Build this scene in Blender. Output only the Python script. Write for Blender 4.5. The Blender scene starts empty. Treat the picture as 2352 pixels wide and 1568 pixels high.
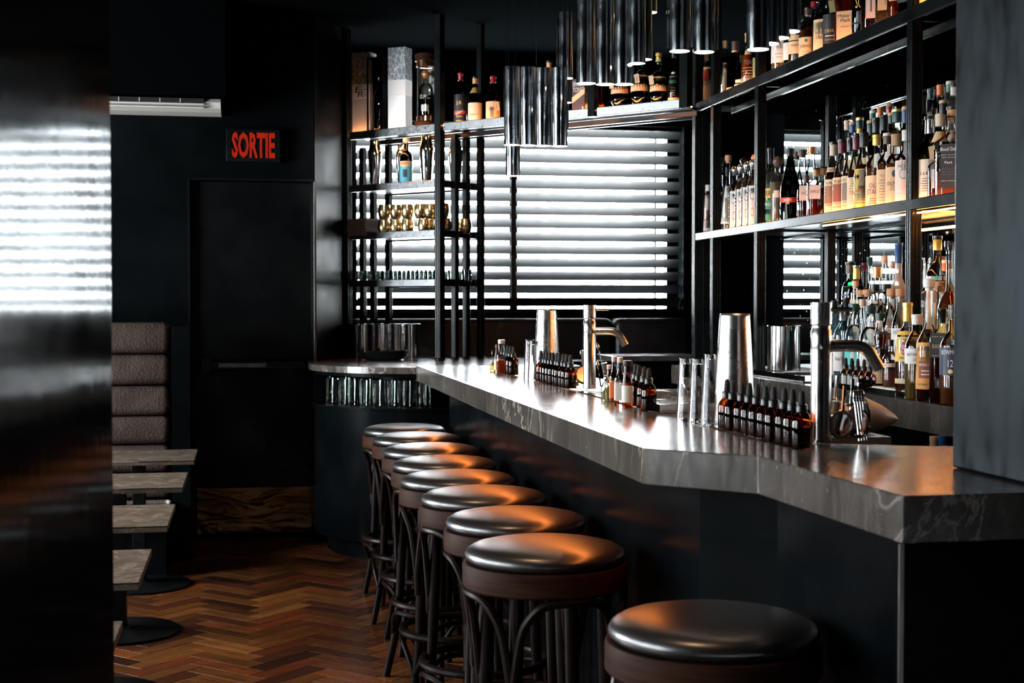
import bpy, bmesh, math, random
from mathutils import Vector, Matrix, Euler
R = math.radians
PI = math.pi
random.seed(7)
C = bpy.context.scene.collection
S = bpy.context.scene

# ------------------------------------------------------------------ camera, world, exposure
FPX = 3267.0
cam = bpy.data.objects.new('camera', bpy.data.cameras.new('camera'))
C.objects.link(cam)
cam.location = (0, 0, 1.36)
cam.rotation_euler = (R(90 - 1.507), 0, R(-10.5))
cam.data.sensor_width = 36.0
cam.data.lens = FPX / 2352 * 36
cam.data.clip_start = 0.05
cam.data.dof.use_dof = True
cam.data.dof.focus_distance = 4.4
cam.data.dof.aperture_fstop = 8.0
S.camera = cam
S.view_settings.view_transform = 'Standard'
S.view_settings.look = 'None'
S.view_settings.gamma = 1
S.view_settings.use_curve_mapping = False
S.view_settings.exposure = 0.0
cy = S.cycles
cy.max_bounces = 8; cy.diffuse_bounces = 3; cy.glossy_bounces = 5
cy.transmission_bounces = 8; cy.transparent_max_bounces = 24
cy.caustics_reflective = False; cy.caustics_refractive = False
cy.sample_clamp_indirect = 16.0
cy.use_denoising = True

W = bpy.data.worlds.new('world'); S.world = W; W.use_nodes = True
W.node_tree.nodes['Background'].inputs[0].default_value = (0.90, 0.97, 1.0, 1)
W.node_tree.nodes['Background'].inputs[1].default_value = 58.0

def lamp(name, kind, loc, energy, color, target=None, **kw):
    d = bpy.data.lights.new(name, kind); d.energy = energy; d.color = color
    for k, v in kw.items(): setattr(d, k, v)
    o = bpy.data.objects.new(name, d); C.objects.link(o); o.location = loc
    if target is not None:
        o.rotation_euler = (Vector(target) - Vector(loc)).to_track_quat('-Z', 'Y').to_euler()
    return o

def portal(name, loc, rot, sx, sy):
    d = bpy.data.lights.new(name, 'AREA'); d.shape = 'RECTANGLE'; d.size = sx; d.size_y = sy
    d.cycles.is_portal = True
    o = bpy.data.objects.new(name, d); C.objects.link(o); o.location = loc; o.rotation_euler = rot
    return o
portal('window_portal', (1.80, 9.95, 1.97), (R(-90), 0, 0), 2.3, 1.35)
portal('side_window_portal', (-3.42, 6.45, 1.6), (0, R(-90), 0), 1.5, 1.6)
portal('slot_window_portal', (-3.42, 2.75, 1.82), (0, R(-90), 0), 1.85, 2.9)

# ------------------------------------------------------------------ pixel rays (reference 2352x1568) to points on real planes
MR = cam.rotation_euler.to_matrix()
CO = Vector(cam.location)
def ray(px, py): return MR @ Vector(((px - 1176) / FPX, (784 - py) / FPX, -1))
def at_x(px, py, x):
    d = ray(px, py); t = x / d.x; return CO + d * t
def at_y(px, py, y):
    d = ray(px, py); t = y / d.y; return CO + d * t
def at_z(px, py, z):
    d = ray(px, py); t = (z - CO.z) / d.z; return CO + d * t
def at_d(px, py, t): return CO + ray(px, py) * t
DA = Vector((0.628, 8.826, 0)); DB = Vector((2.199, 7.10, 0))          # front line of the diagonal shelf
DDIR = (DB - DA).normalized(); DN = Vector((-DDIR.y, DDIR.x, 0))     # DN points away from the room
if DN.y < 0: DN = -DN
def at_diag(px, py, off=0.0):
    d = ray(px, py); n = DN; p = DA + DN * off
    t = (p - CO).dot(n) / d.dot(n); return CO + d * t
def proj(p):
    q = MR.transposed() @ (Vector(p) - CO)
    if q.z > -0.05: return None
    return (1176 + FPX * q.x / -q.z, 784 - FPX * q.y / -q.z)

# ------------------------------------------------------------------ geometry helpers: everything is (verts, faces)
def join(*gs):
    V = []; F = []
    for v, f in gs:
        n = len(V); V += list(v); F += [tuple(i + n for i in q) for q in f]
    return V, F
def move(g, x=0, y=0, z=0): return [(a + x, b + y, c + z) for a, b, c in g[0]], g[1]
def xf(g, M): return [tuple(M @ Vector(v)) for v in g[0]], g[1]
def rotz(g, a): return xf(g, Matrix.Rotation(a, 3, 'Z'))
def box(x0, x1, y0, y1, z0, z1):
    v = [(x0, y0, z0), (x1, y0, z0), (x1, y1, z0), (x0, y1, z0), (x0, y0, z1), (x1, y0, z1), (x1, y1, z1), (x0, y1, z1)]
    return v, [(0, 3, 2, 1), (4, 5, 6, 7), (0, 1, 5, 4), (1, 2, 6, 5), (2, 3, 7, 6), (3, 0, 4, 7)]
def rbox(x0, x1, y0, y1, z0, z1, b=0.003, seg=2):
    bm = bmesh.new(); v, f = box(x0, x1, y0, y1, z0, z1)
    vs = [bm.verts.new(p) for p in v]
    for q in f: bm.faces.new([vs[i] for i in q])
    bmesh.ops.bevel(bm, geom=list(bm.edges), offset=b, segments=seg, affect='EDGES', profile=0.5)
    bm.verts.index_update()
    g = [tuple(p.co) for p in bm.verts], [tuple(p.index for p in q.verts) for q in bm.faces]
    bm.free(); return g
def prism(poly, z0, z1):
    n = len(poly)
    a = sum(poly[i][0] * poly[(i + 1) % n][1] - poly[(i + 1) % n][0] * poly[i][1] for i in range(n))
    if a < 0: poly = list(reversed(poly))
    v = [(x, y, z0) for x, y in poly] + [(x, y, z1) for x, y in poly]
    f = [tuple(reversed(range(n))), tuple(range(n, 2 * n))]
    f += [(i, (i + 1) % n, n + (i + 1) % n, n + i) for i in range(n)]
    return v, f
def lathe(prof, n=20, power=2.0, cap0=True, cap1=True, aspect=1.0):
    """prof: (r, z) from bottom to top; power > 2 makes a squarer cross section"""
    V = []; F = []
    m = len(prof)
    for r, z in prof:
        for k in range(n):
            a = 2 * PI * (k + 0.5) / n; c, s = math.cos(a), math.sin(a)
            q = 1.0 if power == 2.0 else 1.0 / ((abs(c) ** power + abs(s) ** power) ** (1 / power))
            V.append((r * q * c, r * q * s * aspect, z))
    for i in range(m - 1):
        for k in range(n):
            k2 = (k + 1) % n
            F.append((i * n + k, i * n + k2, (i + 1) * n + k2, (i + 1) * n + k))
    if cap0: F.append(tuple(reversed(range(n))))
    if cap1: F.append(tuple((m - 1) * n + k for k in range(n)))
    return V, F
def tube(path, r, n=8, closed=False, rad=None):
    P = [Vector(p) for p in path]; m = len(P); V = []; F = []
    up = Vector((0.13, 0.07, 1)).normalized()
    prev = None
    for i in range(m):
        if closed: t = (P[(i + 1) % m] - P[i - 1])
        else: t = P[min(i + 1, m - 1)] - P[max(i - 1, 0)]
        t.normalize()
        if prev is None:
            a = t.cross(up)
            if a.length < 1e-3: a = t.cross(Vector((1, 0, 0)))
        else: a = prev - t * prev.dot(t)
        a.normalize(); b = t.cross(a); prev = a
        rr = rad[i] if rad else r
        for k in range(n):
            th = 2 * PI * k / n
            V.append(tuple(P[i] + a * math.cos(th) * rr + b * math.sin(th) * rr))
    for i in range(m if closed else m - 1):
        j = (i + 1) % m
        for k in range(n):
            k2 = (k + 1) % n
            F.append((i * n + k, i * n + k2, j * n + k2, j * n + k))
    if not closed:
        F.append(tuple(reversed(range(n)))); F.append(tuple((m - 1) * n + k for k in range(n)))
    return V, F
def cyl(r, z0, z1, n=20): return lathe([(r, z0), (r, z1)], n)
def ring(r, rr, z, n=40, k=8):
    return tube([(r * math.cos(2 * PI * i / n), r * math.sin(2 * PI * i / n), z) for i in range(n)], rr, k, True)
def spline(pts, n=6):
    P = [Vector(p) for p in pts]; out = []
    for i in range(len(P) - 1):
        p0 = P[max(i - 1, 0)]; p1 = P[i]; p2 = P[i + 1]; p3 = P[min(i + 2, len(P) - 1)]
        for k in range(n):
            t = k / n
            out.append(0.5 * ((2 * p1) + (p2 - p0) * t + (2 * p0 - 5 * p1 + 4 * p2 - p3) * t * t + (3 * p1 - p0 - 3 * p2 + p3) * t ** 3))
    out.append(P[-1]); return out

def mesh(name, g, mat, smooth=False, uv=None):
    me = bpy.data.meshes.new(name); me.from_pydata([tuple(v) for v in g[0]], [], g[1])
    if mat is not None: me.materials.append(mat)
    if smooth:
        for p in me.polygons: p.use_smooth = True
        me.set_sharp_from_angle(angle=R(38))
    me.validate(); me.update(); return me
def link(name, me, parent=None, loc=(0, 0, 0), rz=0.0):
    o = bpy.data.objects.new(name, me); C.objects.link(o)
    if parent is not None: o.parent = parent
    o.location = loc; o.rotation_euler = (0, 0, rz); return o
def obj(name, g, mat, parent=None, smooth=False, loc=(0, 0, 0), rz=0.0):
    return link(name, mesh(name, g, mat, smooth), parent, loc, rz)
def tag(o, label, cat, group=None, kind=None):
    if label: o['label'] = label
    if cat: o['category'] = cat
    if group: o['group'] = group
    if kind: o['kind'] = kind
    return o
def thing(name, label, cat, loc=(0, 0, 0), rz=0.0, group=None):
    o = bpy.data.objects.new(name, None); C.objects.link(o); o.empty_display_size = 0.05
    o.location = loc; o.rotation_euler = (0, 0, rz); return tag(o, label, cat, group)
def struct(name, g, mat, parent=None, smooth=False):
    o = obj(name, g, mat, parent, smooth)
    if parent is None: o['kind'] = 'structure'
    return o
def dup(root, loc, rz=0.0, label=None):
    r = root.copy(); C.objects.link(r); r.location = loc; r.rotation_euler = (0, 0, rz)
    if label: r['label'] = label
    for ch in list(root.children):
        c = ch.copy(); C.objects.link(c); c.parent = r
        for g in ch.children:
            d = g.copy(); C.objects.link(d); d.parent = c
    return r
ORD = ['first', 'second', 'third', 'fourth', 'fifth', 'sixth', 'seventh', 'eighth', 'ninth', 'tenth', 'eleventh', 'twelfth',
       'thirteenth', 'fourteenth', 'fifteenth', 'sixteenth', 'seventeenth', 'eighteenth', 'nineteenth', 'twentieth',
       'twenty-first', 'twenty-second', 'twenty-third', 'twenty-fourth']

# ------------------------------------------------------------------ materials
class N:
    def __init__(s, name):
        s.m = bpy.data.materials.new(name); s.m.use_nodes = True; s.t = s.m.node_tree
        s.t.nodes.clear(); s.out = s.n('ShaderNodeOutputMaterial')
    def n(s, typ, **kw):
        x = s.t.nodes.new(typ)
        for k, v in kw.items(): setattr(x, k, v)
        return x
    def l(s, a, b): s.t.links.new(a, b)
    def bsdf(s, **kw):
        b = s.n('ShaderNodeBsdfPrincipled')
        for k, v in kw.items():
            if isinstance(v, (int, float)): b.inputs[k].default_value = v
            elif isinstance(v, tuple): b.inputs[k].default_value = (*v, 1) if len(v) == 3 else v
            else: s.l(v, b.inputs[k])
        s.l(b.outputs[0], s.out.inputs[0]); s.b = b; return b
    def coord(s, kind='Object', scale=(1, 1, 1), rot=(0, 0, 0), loc=None):
        tc = s.n('ShaderNodeTexCoord'); mp = s.n('ShaderNodeMapping')
        s.l(tc.outputs[kind], mp.inputs[0]); mp.inputs['Scale'].default_value = scale; mp.inputs['Rotation'].default_value = rot
        return mp.outputs[0]
    def noise(s, vec, scale=5, detail=4, rough=0.5, dist=0.0):
        x = s.n('ShaderNodeTexNoise'); s.l(vec, x.inputs['Vector'])
        x.inputs['Scale'].default_value = scale; x.inputs['Detail'].default_value = detail
        x.inputs['Roughness'].default_value = rough; x.inputs['Distortion'].default_value = dist; return x.outputs[0]
    def ramp(s, fac, stops, interp='LINEAR'):
        x = s.n('ShaderNodeValToRGB'); s.l(fac, x.inputs[0]); e = x.color_ramp.elements; x.color_ramp.interpolation = interp
        for i, (p, c) in enumerate(stops):
            if i >= 2: e.new(p)
            e[i].position = p
            if isinstance(c, (int, float)): c = (c, c, c)
            e[i].color = (*c, 1)
        return x.outputs[0]
    def bump(s, h, strength=0.2, dist=0.01):
        x = s.n('ShaderNodeBump'); s.l(h, x.inputs['Height']); x.inputs['Strength'].default_value = strength
        x.inputs['Distance'].default_value = dist; return x.outputs[0]
    def mixc(s, fac, a, b, mode='MIX'):
        x = s.n('ShaderNodeMix'); x.data_type = 'RGBA'; x.blend_type = mode
        for i, v in ((0, fac), (6, a), (7, b)):
            if isinstance(v, (int, float)): x.inputs[i].default_value = v
            elif isinstance(v, tuple): x.inputs[i].default_value = (*v, 1)
            else: s.l(v, x.inputs[i])
        return x.outputs[2]
    def math(s, op, a, b=None, c=None):
        x = s.n('ShaderNodeMath'); x.operation = op
        for i, v in enumerate((a, b, c)):
            if v is None: continue
            if isinstance(v, (int, float)): x.inputs[i].default_value = v
            else: s.l(v, x.inputs[i])
        return x.outputs[0]

_plain = {}
def plain(name, col, rough=0.5, metal=0.0, coat=0.0, grain=0.0):
    """simple painted / metal surface with slight procedural roughness variation"""
    key = (name, col, rough, metal)
    if key in _plain: return _plain[key]
    k = N(name); v = k.coord('Object')
    n = k.noise(v, 14, 3)
    rg = k.ramp(n, [(0.3, max(0.0, rough - 0.06)), (0.7, min(1, rough + 0.06))])
    k.bsdf(**{'Base Color': col, 'Metallic': metal, 'Roughness': rg, 'Coat Weight': coat})
    _plain[key] = k.m; return k.m
def glow(name, col, s):
    k = N(name); e = k.n('ShaderNodeEmission'); e.inputs[0].default_value = (*col, 1); e.inputs[1].default_value = s
    k.l(e.outputs[0], k.out.inputs[0]); return k.m
_thin = {}
def thin(name, tint, edge=0.45, gl=1.0, diff=0.0, rough=0.0):
    """thin walled glass or liquid: tinted see-through, fresnel gloss, darker at the rim, optional cloudy body"""
    key = (name, tint, edge, gl, diff)
    if key in _thin: return _thin[key]
    k = N(name); lw = k.n('ShaderNodeLayerWeight'); lw.inputs[0].default_value = 0.35
    f3 = k.math('POWER', lw.outputs['Facing'], 2.5)
    col = k.mixc(f3, tint, tuple(c * edge for c in tint))
    tr = k.n('ShaderNodeBsdfTransparent'); k.l(col, tr.inputs[0])
    sh = tr.outputs[0]
    if diff > 0:
        df = k.n('ShaderNodeBsdfDiffuse'); df.inputs[0].default_value = (*[min(1, c * 0.9) for c in tint], 1)
        tl = k.n('ShaderNodeBsdfTranslucent'); tl.inputs[0].default_value = (*[min(1, c) for c in tint], 1)
        m0 = k.n('ShaderNodeMixShader'); m0.inputs[0].default_value = 0.5; k.l(df.outputs[0], m0.inputs[1]); k.l(tl.outputs[0], m0.inputs[2])
        m1 = k.n('ShaderNodeMixShader'); m1.inputs[0].default_value = diff; k.l(sh, m1.inputs[1]); k.l(m0.outputs[0], m1.inputs[2]); sh = m1.outputs[0]
    gs = k.n('ShaderNodeBsdfGlossy'); gs.inputs['Roughness'].default_value = max(0.03, rough)
    fr = k.n('ShaderNodeFresnel'); fr.inputs[0].default_value = 1.5
    fac = k.math('MULTIPLY_ADD', fr.outputs[0], gl, 0.01); fac = k.math('MINIMUM', fac, 1.0)
    m = k.n('ShaderNodeMixShader'); k.l(fac, m.inputs[0]); k.l(sh, m.inputs[1]); k.l(gs.outputs[0], m.inputs[2])
    k.l(m.outputs[0], k.out.inputs[0]); _thin[key] = k.m; return k.m

def mk_marble():
    k = N('dark_marble'); v = k.coord('Object')
    base = k.ramp(k.noise(k.coord('Object', (1, 1, 0.35)), 7.0, 9, 0.72, 0.8), [(0.3, (0.030, 0.025, 0.021)), (0.52, (0.072, 0.061, 0.052)), (0.75, (0.16, 0.138, 0.12))])
    wv = k.coord('Object', (1, 1, 0.55))
    nv = k.noise(wv, 2.6, 9, 0.62, 1.6)
    vein = k.ramp(nv, [(0.480, 0.0), (0.497, 1.0), (0.514, 0.0)])
    mask = k.ramp(k.noise(v, 1.7, 3), [(0.45, 0.0), (0.62, 1.0)])
    vm = k.math('MULTIPLY', vein, mask)
    sp = k.ramp(k.noise(v, 55, 3), [(0.66, 0.0), (0.74, 1.0)])
    c = k.mixc(vm, base, (0.42, 0.36, 0.31)); c = k.mixc(k.math('MULTIPLY', sp, 0.4), c, (0.3, 0.27, 0.24))
    rg = k.ramp(k.noise(k.coord('Object', (1, 9, 1)), 9, 4), [(0.3, 0.15), (0.75, 0.26)])
    b = k.bump(k.noise(k.coord('Object', (1, 12, 1)), 14, 3), 0.05, 0.0002)
    k.bsdf(**{'Base Color': c, 'Roughness': rg, 'IOR': 1.75, 'Normal': b}); return k.m
def mk_lacquer(name, col, rough=0.18, scratch=True, spec=0.3):
    k = N(name); v = k.coord('Object')
    n = k.noise(v, 2.2, 6, 0.6)
    c = k.mixc(k.ramp(n, [(0.4, 0.0), (0.8, 1.0)]), col, tuple(x * 1.8 + 0.002 for x in col))
    if scratch:
        sc = k.ramp(k.noise(k.coord('Object', (3, 3, 30), (0.3, 0.6, 0.2)), 7, 5, 0.6), [(0.70, 0.0), (0.76, 1.0)])
        c = k.mixc(k.math('MULTIPLY', sc, 0.35), c, (0.10, 0.10, 0.10))
    rg = k.ramp(k.noise(v, 4, 5), [(0.3, rough * 0.8), (0.75, rough * 1.6)])
    k.bsdf(**{'Base Color': c, 'Roughness': rg, 'Specular IOR Level': spec, 'Normal': k.bump(n, 0.04, 0.01)}); return k.m
def mk_steel(name, col=(0.62, 0.60, 0.58), rough=0.22, stretch=(1, 1, 60), metal=1.0, bmp=0.05):
    k = N(name); v = k.coord('Object', stretch)
    n = k.noise(v, 22, 3)
    rg = k.ramp(n, [(0.3, rough * 0.75), (0.7, rough * 1.3)])
    c = k.mixc(k.math('MULTIPLY', n, 0.4), col, tuple(x * 0.6 for x in col))
    k.bsdf(**{'Base Color': c, 'Metallic': metal, 'Roughness': rg, 'Normal': k.bump(n, bmp, 0.001)}); return k.m
def mk_leather(name, col, rough, scale=90, strength=0.25, dist=0.003, coat=0.0):
    k = N(name); v = k.coord('Object')
    vo = k.n('ShaderNodeTexVoronoi'); k.l(v, vo.inputs['Vector']); vo.inputs['Scale'].default_value = scale
    w = k.noise(k.coord('Object', (1, 1, 1)), 7, 4, 0.5, 0.6)
    h = k.math('ADD', k.math('MULTIPLY', vo.outputs['Distance'], 0.5), k.math('MULTIPLY', w, 1.2))
    c = k.mixc(k.ramp(w, [(0.35, 0.0), (0.7, 1.0)]), col, tuple(x * 1.7 for x in col))
    k.bsdf(**{'Base Color': c, 'Roughness': rough, 'Normal': k.bump(h, strength, dist), 'Coat Weight': coat, 'Coat Roughness': 0.25}); return k.m
def mk_copper_sheet():
    k = N('hammered_copper'); v = k.coord('Object', (1, 1, 2.2))
    n = k.noise(v, 4.0, 3, 0.5, 1.4)
    c = k.ramp(k.noise(v, 3, 4), [(0.3, (0.10, 0.045, 0.02)), (0.7, (0.30, 0.14, 0.06))])
    k.bsdf(**{'Base Color': c, 'Metallic': 1.0, 'Roughness': 0.28, 'Normal': k.bump(n, 0.6, 0.03)}); return k.m
def mk_wood(name, dark, light, rough=0.35, scale=(40, 40, 2)):
    k = N(name); v = k.coord('Object', scale)
    n = k.noise(v, 1.6, 5, 0.6, 0.4)
    c = k.ramp(n, [(0.3, dark), (0.72, light)])
    k.bsdf(**{'Base Color': c, 'Roughness': rough, 'Normal': k.bump(n, 0.12, 0.002), 'Coat Weight': 0.12, 'Coat Roughness': 0.25, 'Specular IOR Level': 0.3}); return k.m
def mk_plank():
    k = N('herringbone_plank'); oi = k.n('ShaderNodeObjectInfo'); ge = k.n('ShaderNodeNewGeometry')
    uv = k.n('ShaderNodeUVMap'); uv.uv_map = 'grain'
    rnd = k.math('FRACT', k.math('ADD', oi.outputs['Random'], ge.outputs['Random Per Island']))
    cb = k.n('ShaderNodeCombineXYZ'); k.l(k.math('MULTIPLY', rnd, 37.0), cb.inputs[0]); k.l(k.math('MULTIPLY', rnd, 91.0), cb.inputs[1])
    ad = k.n('ShaderNodeVectorMath'); k.l(uv.outputs[0], ad.inputs[0]); k.l(cb.outputs[0], ad.inputs[1])
    mp = k.n('ShaderNodeMapping'); k.l(ad.outputs[0], mp.inputs[0]); mp.inputs['Scale'].default_value = (4, 60, 1)
    g = k.noise(mp.outputs[0], 1.3, 6, 0.62, 0.5)
    base = k.ramp(rnd, [(0.0, (0.014, 0.005, 0.003)), (0.16, (0.050, 0.016, 0.006)), (0.38, (0.115, 0.040, 0.010)), (0.55, (0.17, 0.062, 0.015)),
                        (0.72, (0.060, 0.016, 0.007)), (0.86, (0.16, 0.036, 0.010)), (1.0, (0.23, 0.090, 0.022))])
    c = k.mixc(k.ramp(g, [(0.35, 0.0), (0.7, 0.75)]), base, (0.028, 0.010, 0.005))
    wear = k.noise(k.coord('Object'), 1.1, 4)
    rg = k.ramp(k.noise(mp.outputs[0], 2, 3), [(0.3, 0.20), (0.7, 0.36)])
    k.bsdf(**{'Base Color': c, 'Roughness': rg, 'Normal': k.bump(g, 0.10, 0.002), 'IOR': 1.45}); return k.m
def mk_mirror():
    k = N('smoked_mirror'); v = k.coord('Object')
    sp = k.ramp(k.noise(v, 60, 3), [(0.70, 0.0), (0.76, 1.0)])
    k.bsdf(**{'Base Color': (0.42, 0.47, 0.48), 'Metallic': 1.0, 'Roughness': k.math('MULTIPLY_ADD', sp, 0.3, 0.015)}); return k.m
def mk_glass(name='clear_glass', col=(1, 1, 1), rough=0.0, ior=1.45):
    k = N(name); g = k.n('ShaderNodeBsdfGlass'); g.inputs[0].default_value = (*col, 1); g.inputs[1].default_value = rough; g.inputs[2].default_value = ior
    k.l(g.outputs[0], k.out.inputs[0]); return k.m
def mk_brushed_pillar():
    k = N('blackened_brushed_steel'); v = k.coord('Object', (1, 1, 0.25))
    n = k.noise(v, 16, 6, 0.65)
    n2 = k.noise(k.coord('Object', (6, 1, 6)), 3, 4)
    rg = k.ramp(k.math('MULTIPLY_ADD', n, 0.6, k.math('MULTIPLY', n2, 0.4)), [(0.3, 0.05), (0.7, 0.12)])
    nrm = k.bump(n, 0.12, 0.004)
    gl = k.n('ShaderNodeBsdfGlossy'); gl.inputs[0].default_value = (0.075, 0.078, 0.080, 1); k.l(rg, gl.inputs['Roughness']); k.l(nrm, gl.inputs['Normal'])
    df = k.n('ShaderNodeBsdfDiffuse'); df.inputs[0].default_value = (0.006, 0.006, 0.0065, 1)
    ad = k.n('ShaderNodeAddShader'); k.l(gl.outputs[0], ad.inputs[0]); k.l(df.outputs[0], ad.inputs[1]); k.l(ad.outputs[0], k.out.inputs[0]); return k.m

MARBLE = mk_marble()
BLACK = mk_lacquer('black_lacquer', (0.0014, 0.0022, 0.0026), 0.30, True, 0.035)
BLACKG = mk_lacquer('glossy_black_lacquer', (0.0014, 0.0022, 0.0028), 0.20, True, 0.03)
FRAME = mk_lacquer('black_painted_steel', (0.003, 0.0045, 0.005), 0.24, False, 0.14)
CEIL = plain('flat_black_paint', (0.0015, 0.002, 0.0022), 0.9)
CEIL.node_tree.nodes['Principled BSDF'].inputs['Specular IOR Level'].default_value = 0.0
STEEL = plain('brushed_steel', (0.58, 0.56, 0.54), 0.24, 1.0)
STEELP = mk_steel('polished_steel', (0.72, 0.70, 0.68), 0.10, (1, 1, 4))
TIN = plain('scuffed_steel_tin', (0.66, 0.66, 0.65), 0.27, 1.0)
CHROME = plain('chrome', (0.62, 0.66, 0.70), 0.12, 1.0)
WORK = mk_steel('worktop_steel', (0.55, 0.53, 0.50), 0.25, (2, 30, 1))
COPPER = mk_copper_sheet()
COPPERP = plain('polished_copper', (0.85, 0.42, 0.24), 0.18, 1.0)
WOODD = mk_wood('dark_bentwood', (0.004, 0.002, 0.0015), (0.013, 0.006, 0.004))
WOODR = mk_wood('walnut_ring', (0.018, 0.007, 0.004), (0.048, 0.019, 0.011), 0.55, (6, 6, 60))
for q_, sp_ in ((WOODR, 0.05), (WOODD, 0.14)):
    q_.node_tree.nodes['Principled BSDF'].inputs['Coat Weight'].default_value = 0.0
    q_.node_tree.nodes['Principled BSDF'].inputs['Specular IOR Level'].default_value = sp_
SEAT = mk_leather('dark_brown_leather', (0.006, 0.005, 0.005), 0.40, 140, 0.06, 0.0004, 1.0)
SEAT.node_tree.nodes['Principled BSDF'].inputs['Coat IOR'].default_value = 1.9
SEAT.node_tree.nodes['Principled BSDF'].inputs['Coat Roughness'].default_value = 0.30
BENCH = mk_leather('pebbled_brown_leather', (0.050, 0.036, 0.030), 0.36, 85, 1.0, 0.004)
BENCHB = mk_leather('pebbled_black_leather', (0.012, 0.012, 0.013), 0.36, 85, 0.6, 0.004)
PILLAR = mk_brushed_pillar()
MIRROR = mk_mirror()
PLANK = mk_plank()
GLASS = mk_glass()
TGLASS = thin('thin_clear_glass', (0.94, 0.97, 0.96), 0.35, 1.25)
SLAT = plain('grey_slat', (0.020, 0.0222, 0.0235), 0.6)
AMBERLED = glow('amber_led_strip', (1.0, 0.33, 0.08), 85)
WARMLED = glow('warm_lamp_disc', (1.0, 0.78, 0.55), 14)
WHITEP = plain('off_white_plastic', (0.62, 0.60, 0.55), 0.45)
RUBBER = plain('black_rubber', (0.010, 0.009, 0.010), 0.75)
BLACKCAP = plain('black_cap', (0.008, 0.009, 0.010), 0.3)
PAPERW = plain('white_paper', (0.78, 0.74, 0.68), 0.7)
PAPERC = plain('cream_paper', (0.72, 0.56, 0.38), 0.7)
INK = plain('black_ink', (0.02, 0.018, 0.016), 0.6)

# ------------------------------------------------------------------ room shell
ZC = 3.05
VW = 9.65       # window wall
VD = 8.41       # exit door wall
struct('floor', box(-3.3, 3.6, -1.6, 10.0, -0.08, -0.0125), plain('dark_subfloor', (0.012, 0.006, 0.004), 0.6))
FLOOR = bpy.data.objects['floor']
struct('ceiling', box(-3.4, 3.7, -1.7, 10.1, ZC, ZC + 0.1), CEIL)
# window wall with an opening
Q0 = at_y(819, 500, VW); Q1 = at_y(1569, 500, VW)
zt = at_y(1190, 283, VW).z; zb = at_y(1190, 709, VW).z
wu0, wu1 = Q0.x - 0.02, Q1.x + 0.02
mu = at_y(1503, 500, VW + .18).x; eu = at_y(1526, 500, VW + .18).x; fu0 = at_y(1556, 500, VW + .18).x; fu1 = at_y(1567, 500, VW + .18).x
back = join(box(0.45, wu0, VW, VW + .2, 0, ZC), box(wu1, 3.7, VW, VW + .2, 0, ZC),
            box(wu0, wu1, VW, VW + .2, 0, zb), box(wu0, wu1, VW, VW + .2, zt, ZC))
struct('wall_back', back, BLACK)
door_u0 = at_y(437, 700, VD).x; door_u1 = at_y(724, 700, VD).x; door_z = at_y(580, 415, VD).z
struct('wall_door', join(box(-3.3, door_u0, VD, VD + .15, 0, ZC), box(door_u1, .38, VD, VD + .15, 0, ZC),
                         box(door_u0, door_u1, VD, VD + .15, door_z, ZC), prism([(.38, VD), (.58, VD + .42), (.58, VW), (.44, VW), (.44, VD + .45), (.30, VD + .15)], 0, ZC)), BLACK)
struct('wall_right', join(box(2.785, 2.93, 1.2, 7.6, 0, ZC), box(3.5, 3.7, 7.4, VW, 0, ZC), box(2.93, 3.5, 7.4, 7.6, 0, ZC)), CEIL)
struct('wall_left', join(box(-3.5, -3.3, -1.7, 0.9, 0, ZC), box(-3.5, -3.3, 4.3, 5.7, 0, ZC), box(-3.5, -3.3, 7.2, 10.0, 0, ZC), box(-3.5, -3.3, 5.7, 7.2, 0, .9), box(-3.5, -3.3, 5.7, 7.2, 2.3, ZC),
                         box(-3.5, -3.3, 0.9, 4.3, 0, 0.9), box(-3.5, -3.3, 0.9, 4.3, 2.75, ZC)), BLACK)
struct('wall_leak_blocker', box(-3.3, .5, VD+.3, VD+.4, -.05, ZC), BLACK)  # unseen blocker added behind the door to stop daylight leaking past it
struct('wall_front', box(-3.3, 3.0, -1.7, -1.6, 0, ZC), BLACK)
struct('wall_kitchen', box(2.785, 2.93, -1.6, 1.2, 0, ZC), BLACK)
# horizontal boards right of the window
for i in range(13):
    z = 0.62 + i * 0.165
    struct('board', rbox(wu1 + .04, 3.49, VW - .028, VW - .001, z, z + .158, .004, 1), BLACK, bpy.data.objects['wall_back'])
# copper plinth by the door
struct('baseboard_back', box(door_u1 + .02, 0.375, VD - .012, VD - .001, 0, 0.155), COPPER)
struct('trim_1', join(rbox(door_u1 - .008, door_u1 + .008, VD - .012, VD + .02, 0, door_z, .003, 1)), plain('worn_steel_edge', (0.16, 0.15, 0.14), 0.35, 1.0))
struct('trim_2', join(box(door_u0 - .012, door_u0, VD - .008, VD + .02, 0, door_z), box(door_u0 - .012, door_u1, VD - .008, VD + .02, door_z, door_z + .012)), FRAME)
sz = at_y(400, 219, VD - .3).z; su = at_y(518, 200, VD - .3).x
struct('trim_3', box(-3.3, su, VD - .34, VD - .001, sz, ZC), CEIL)

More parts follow.
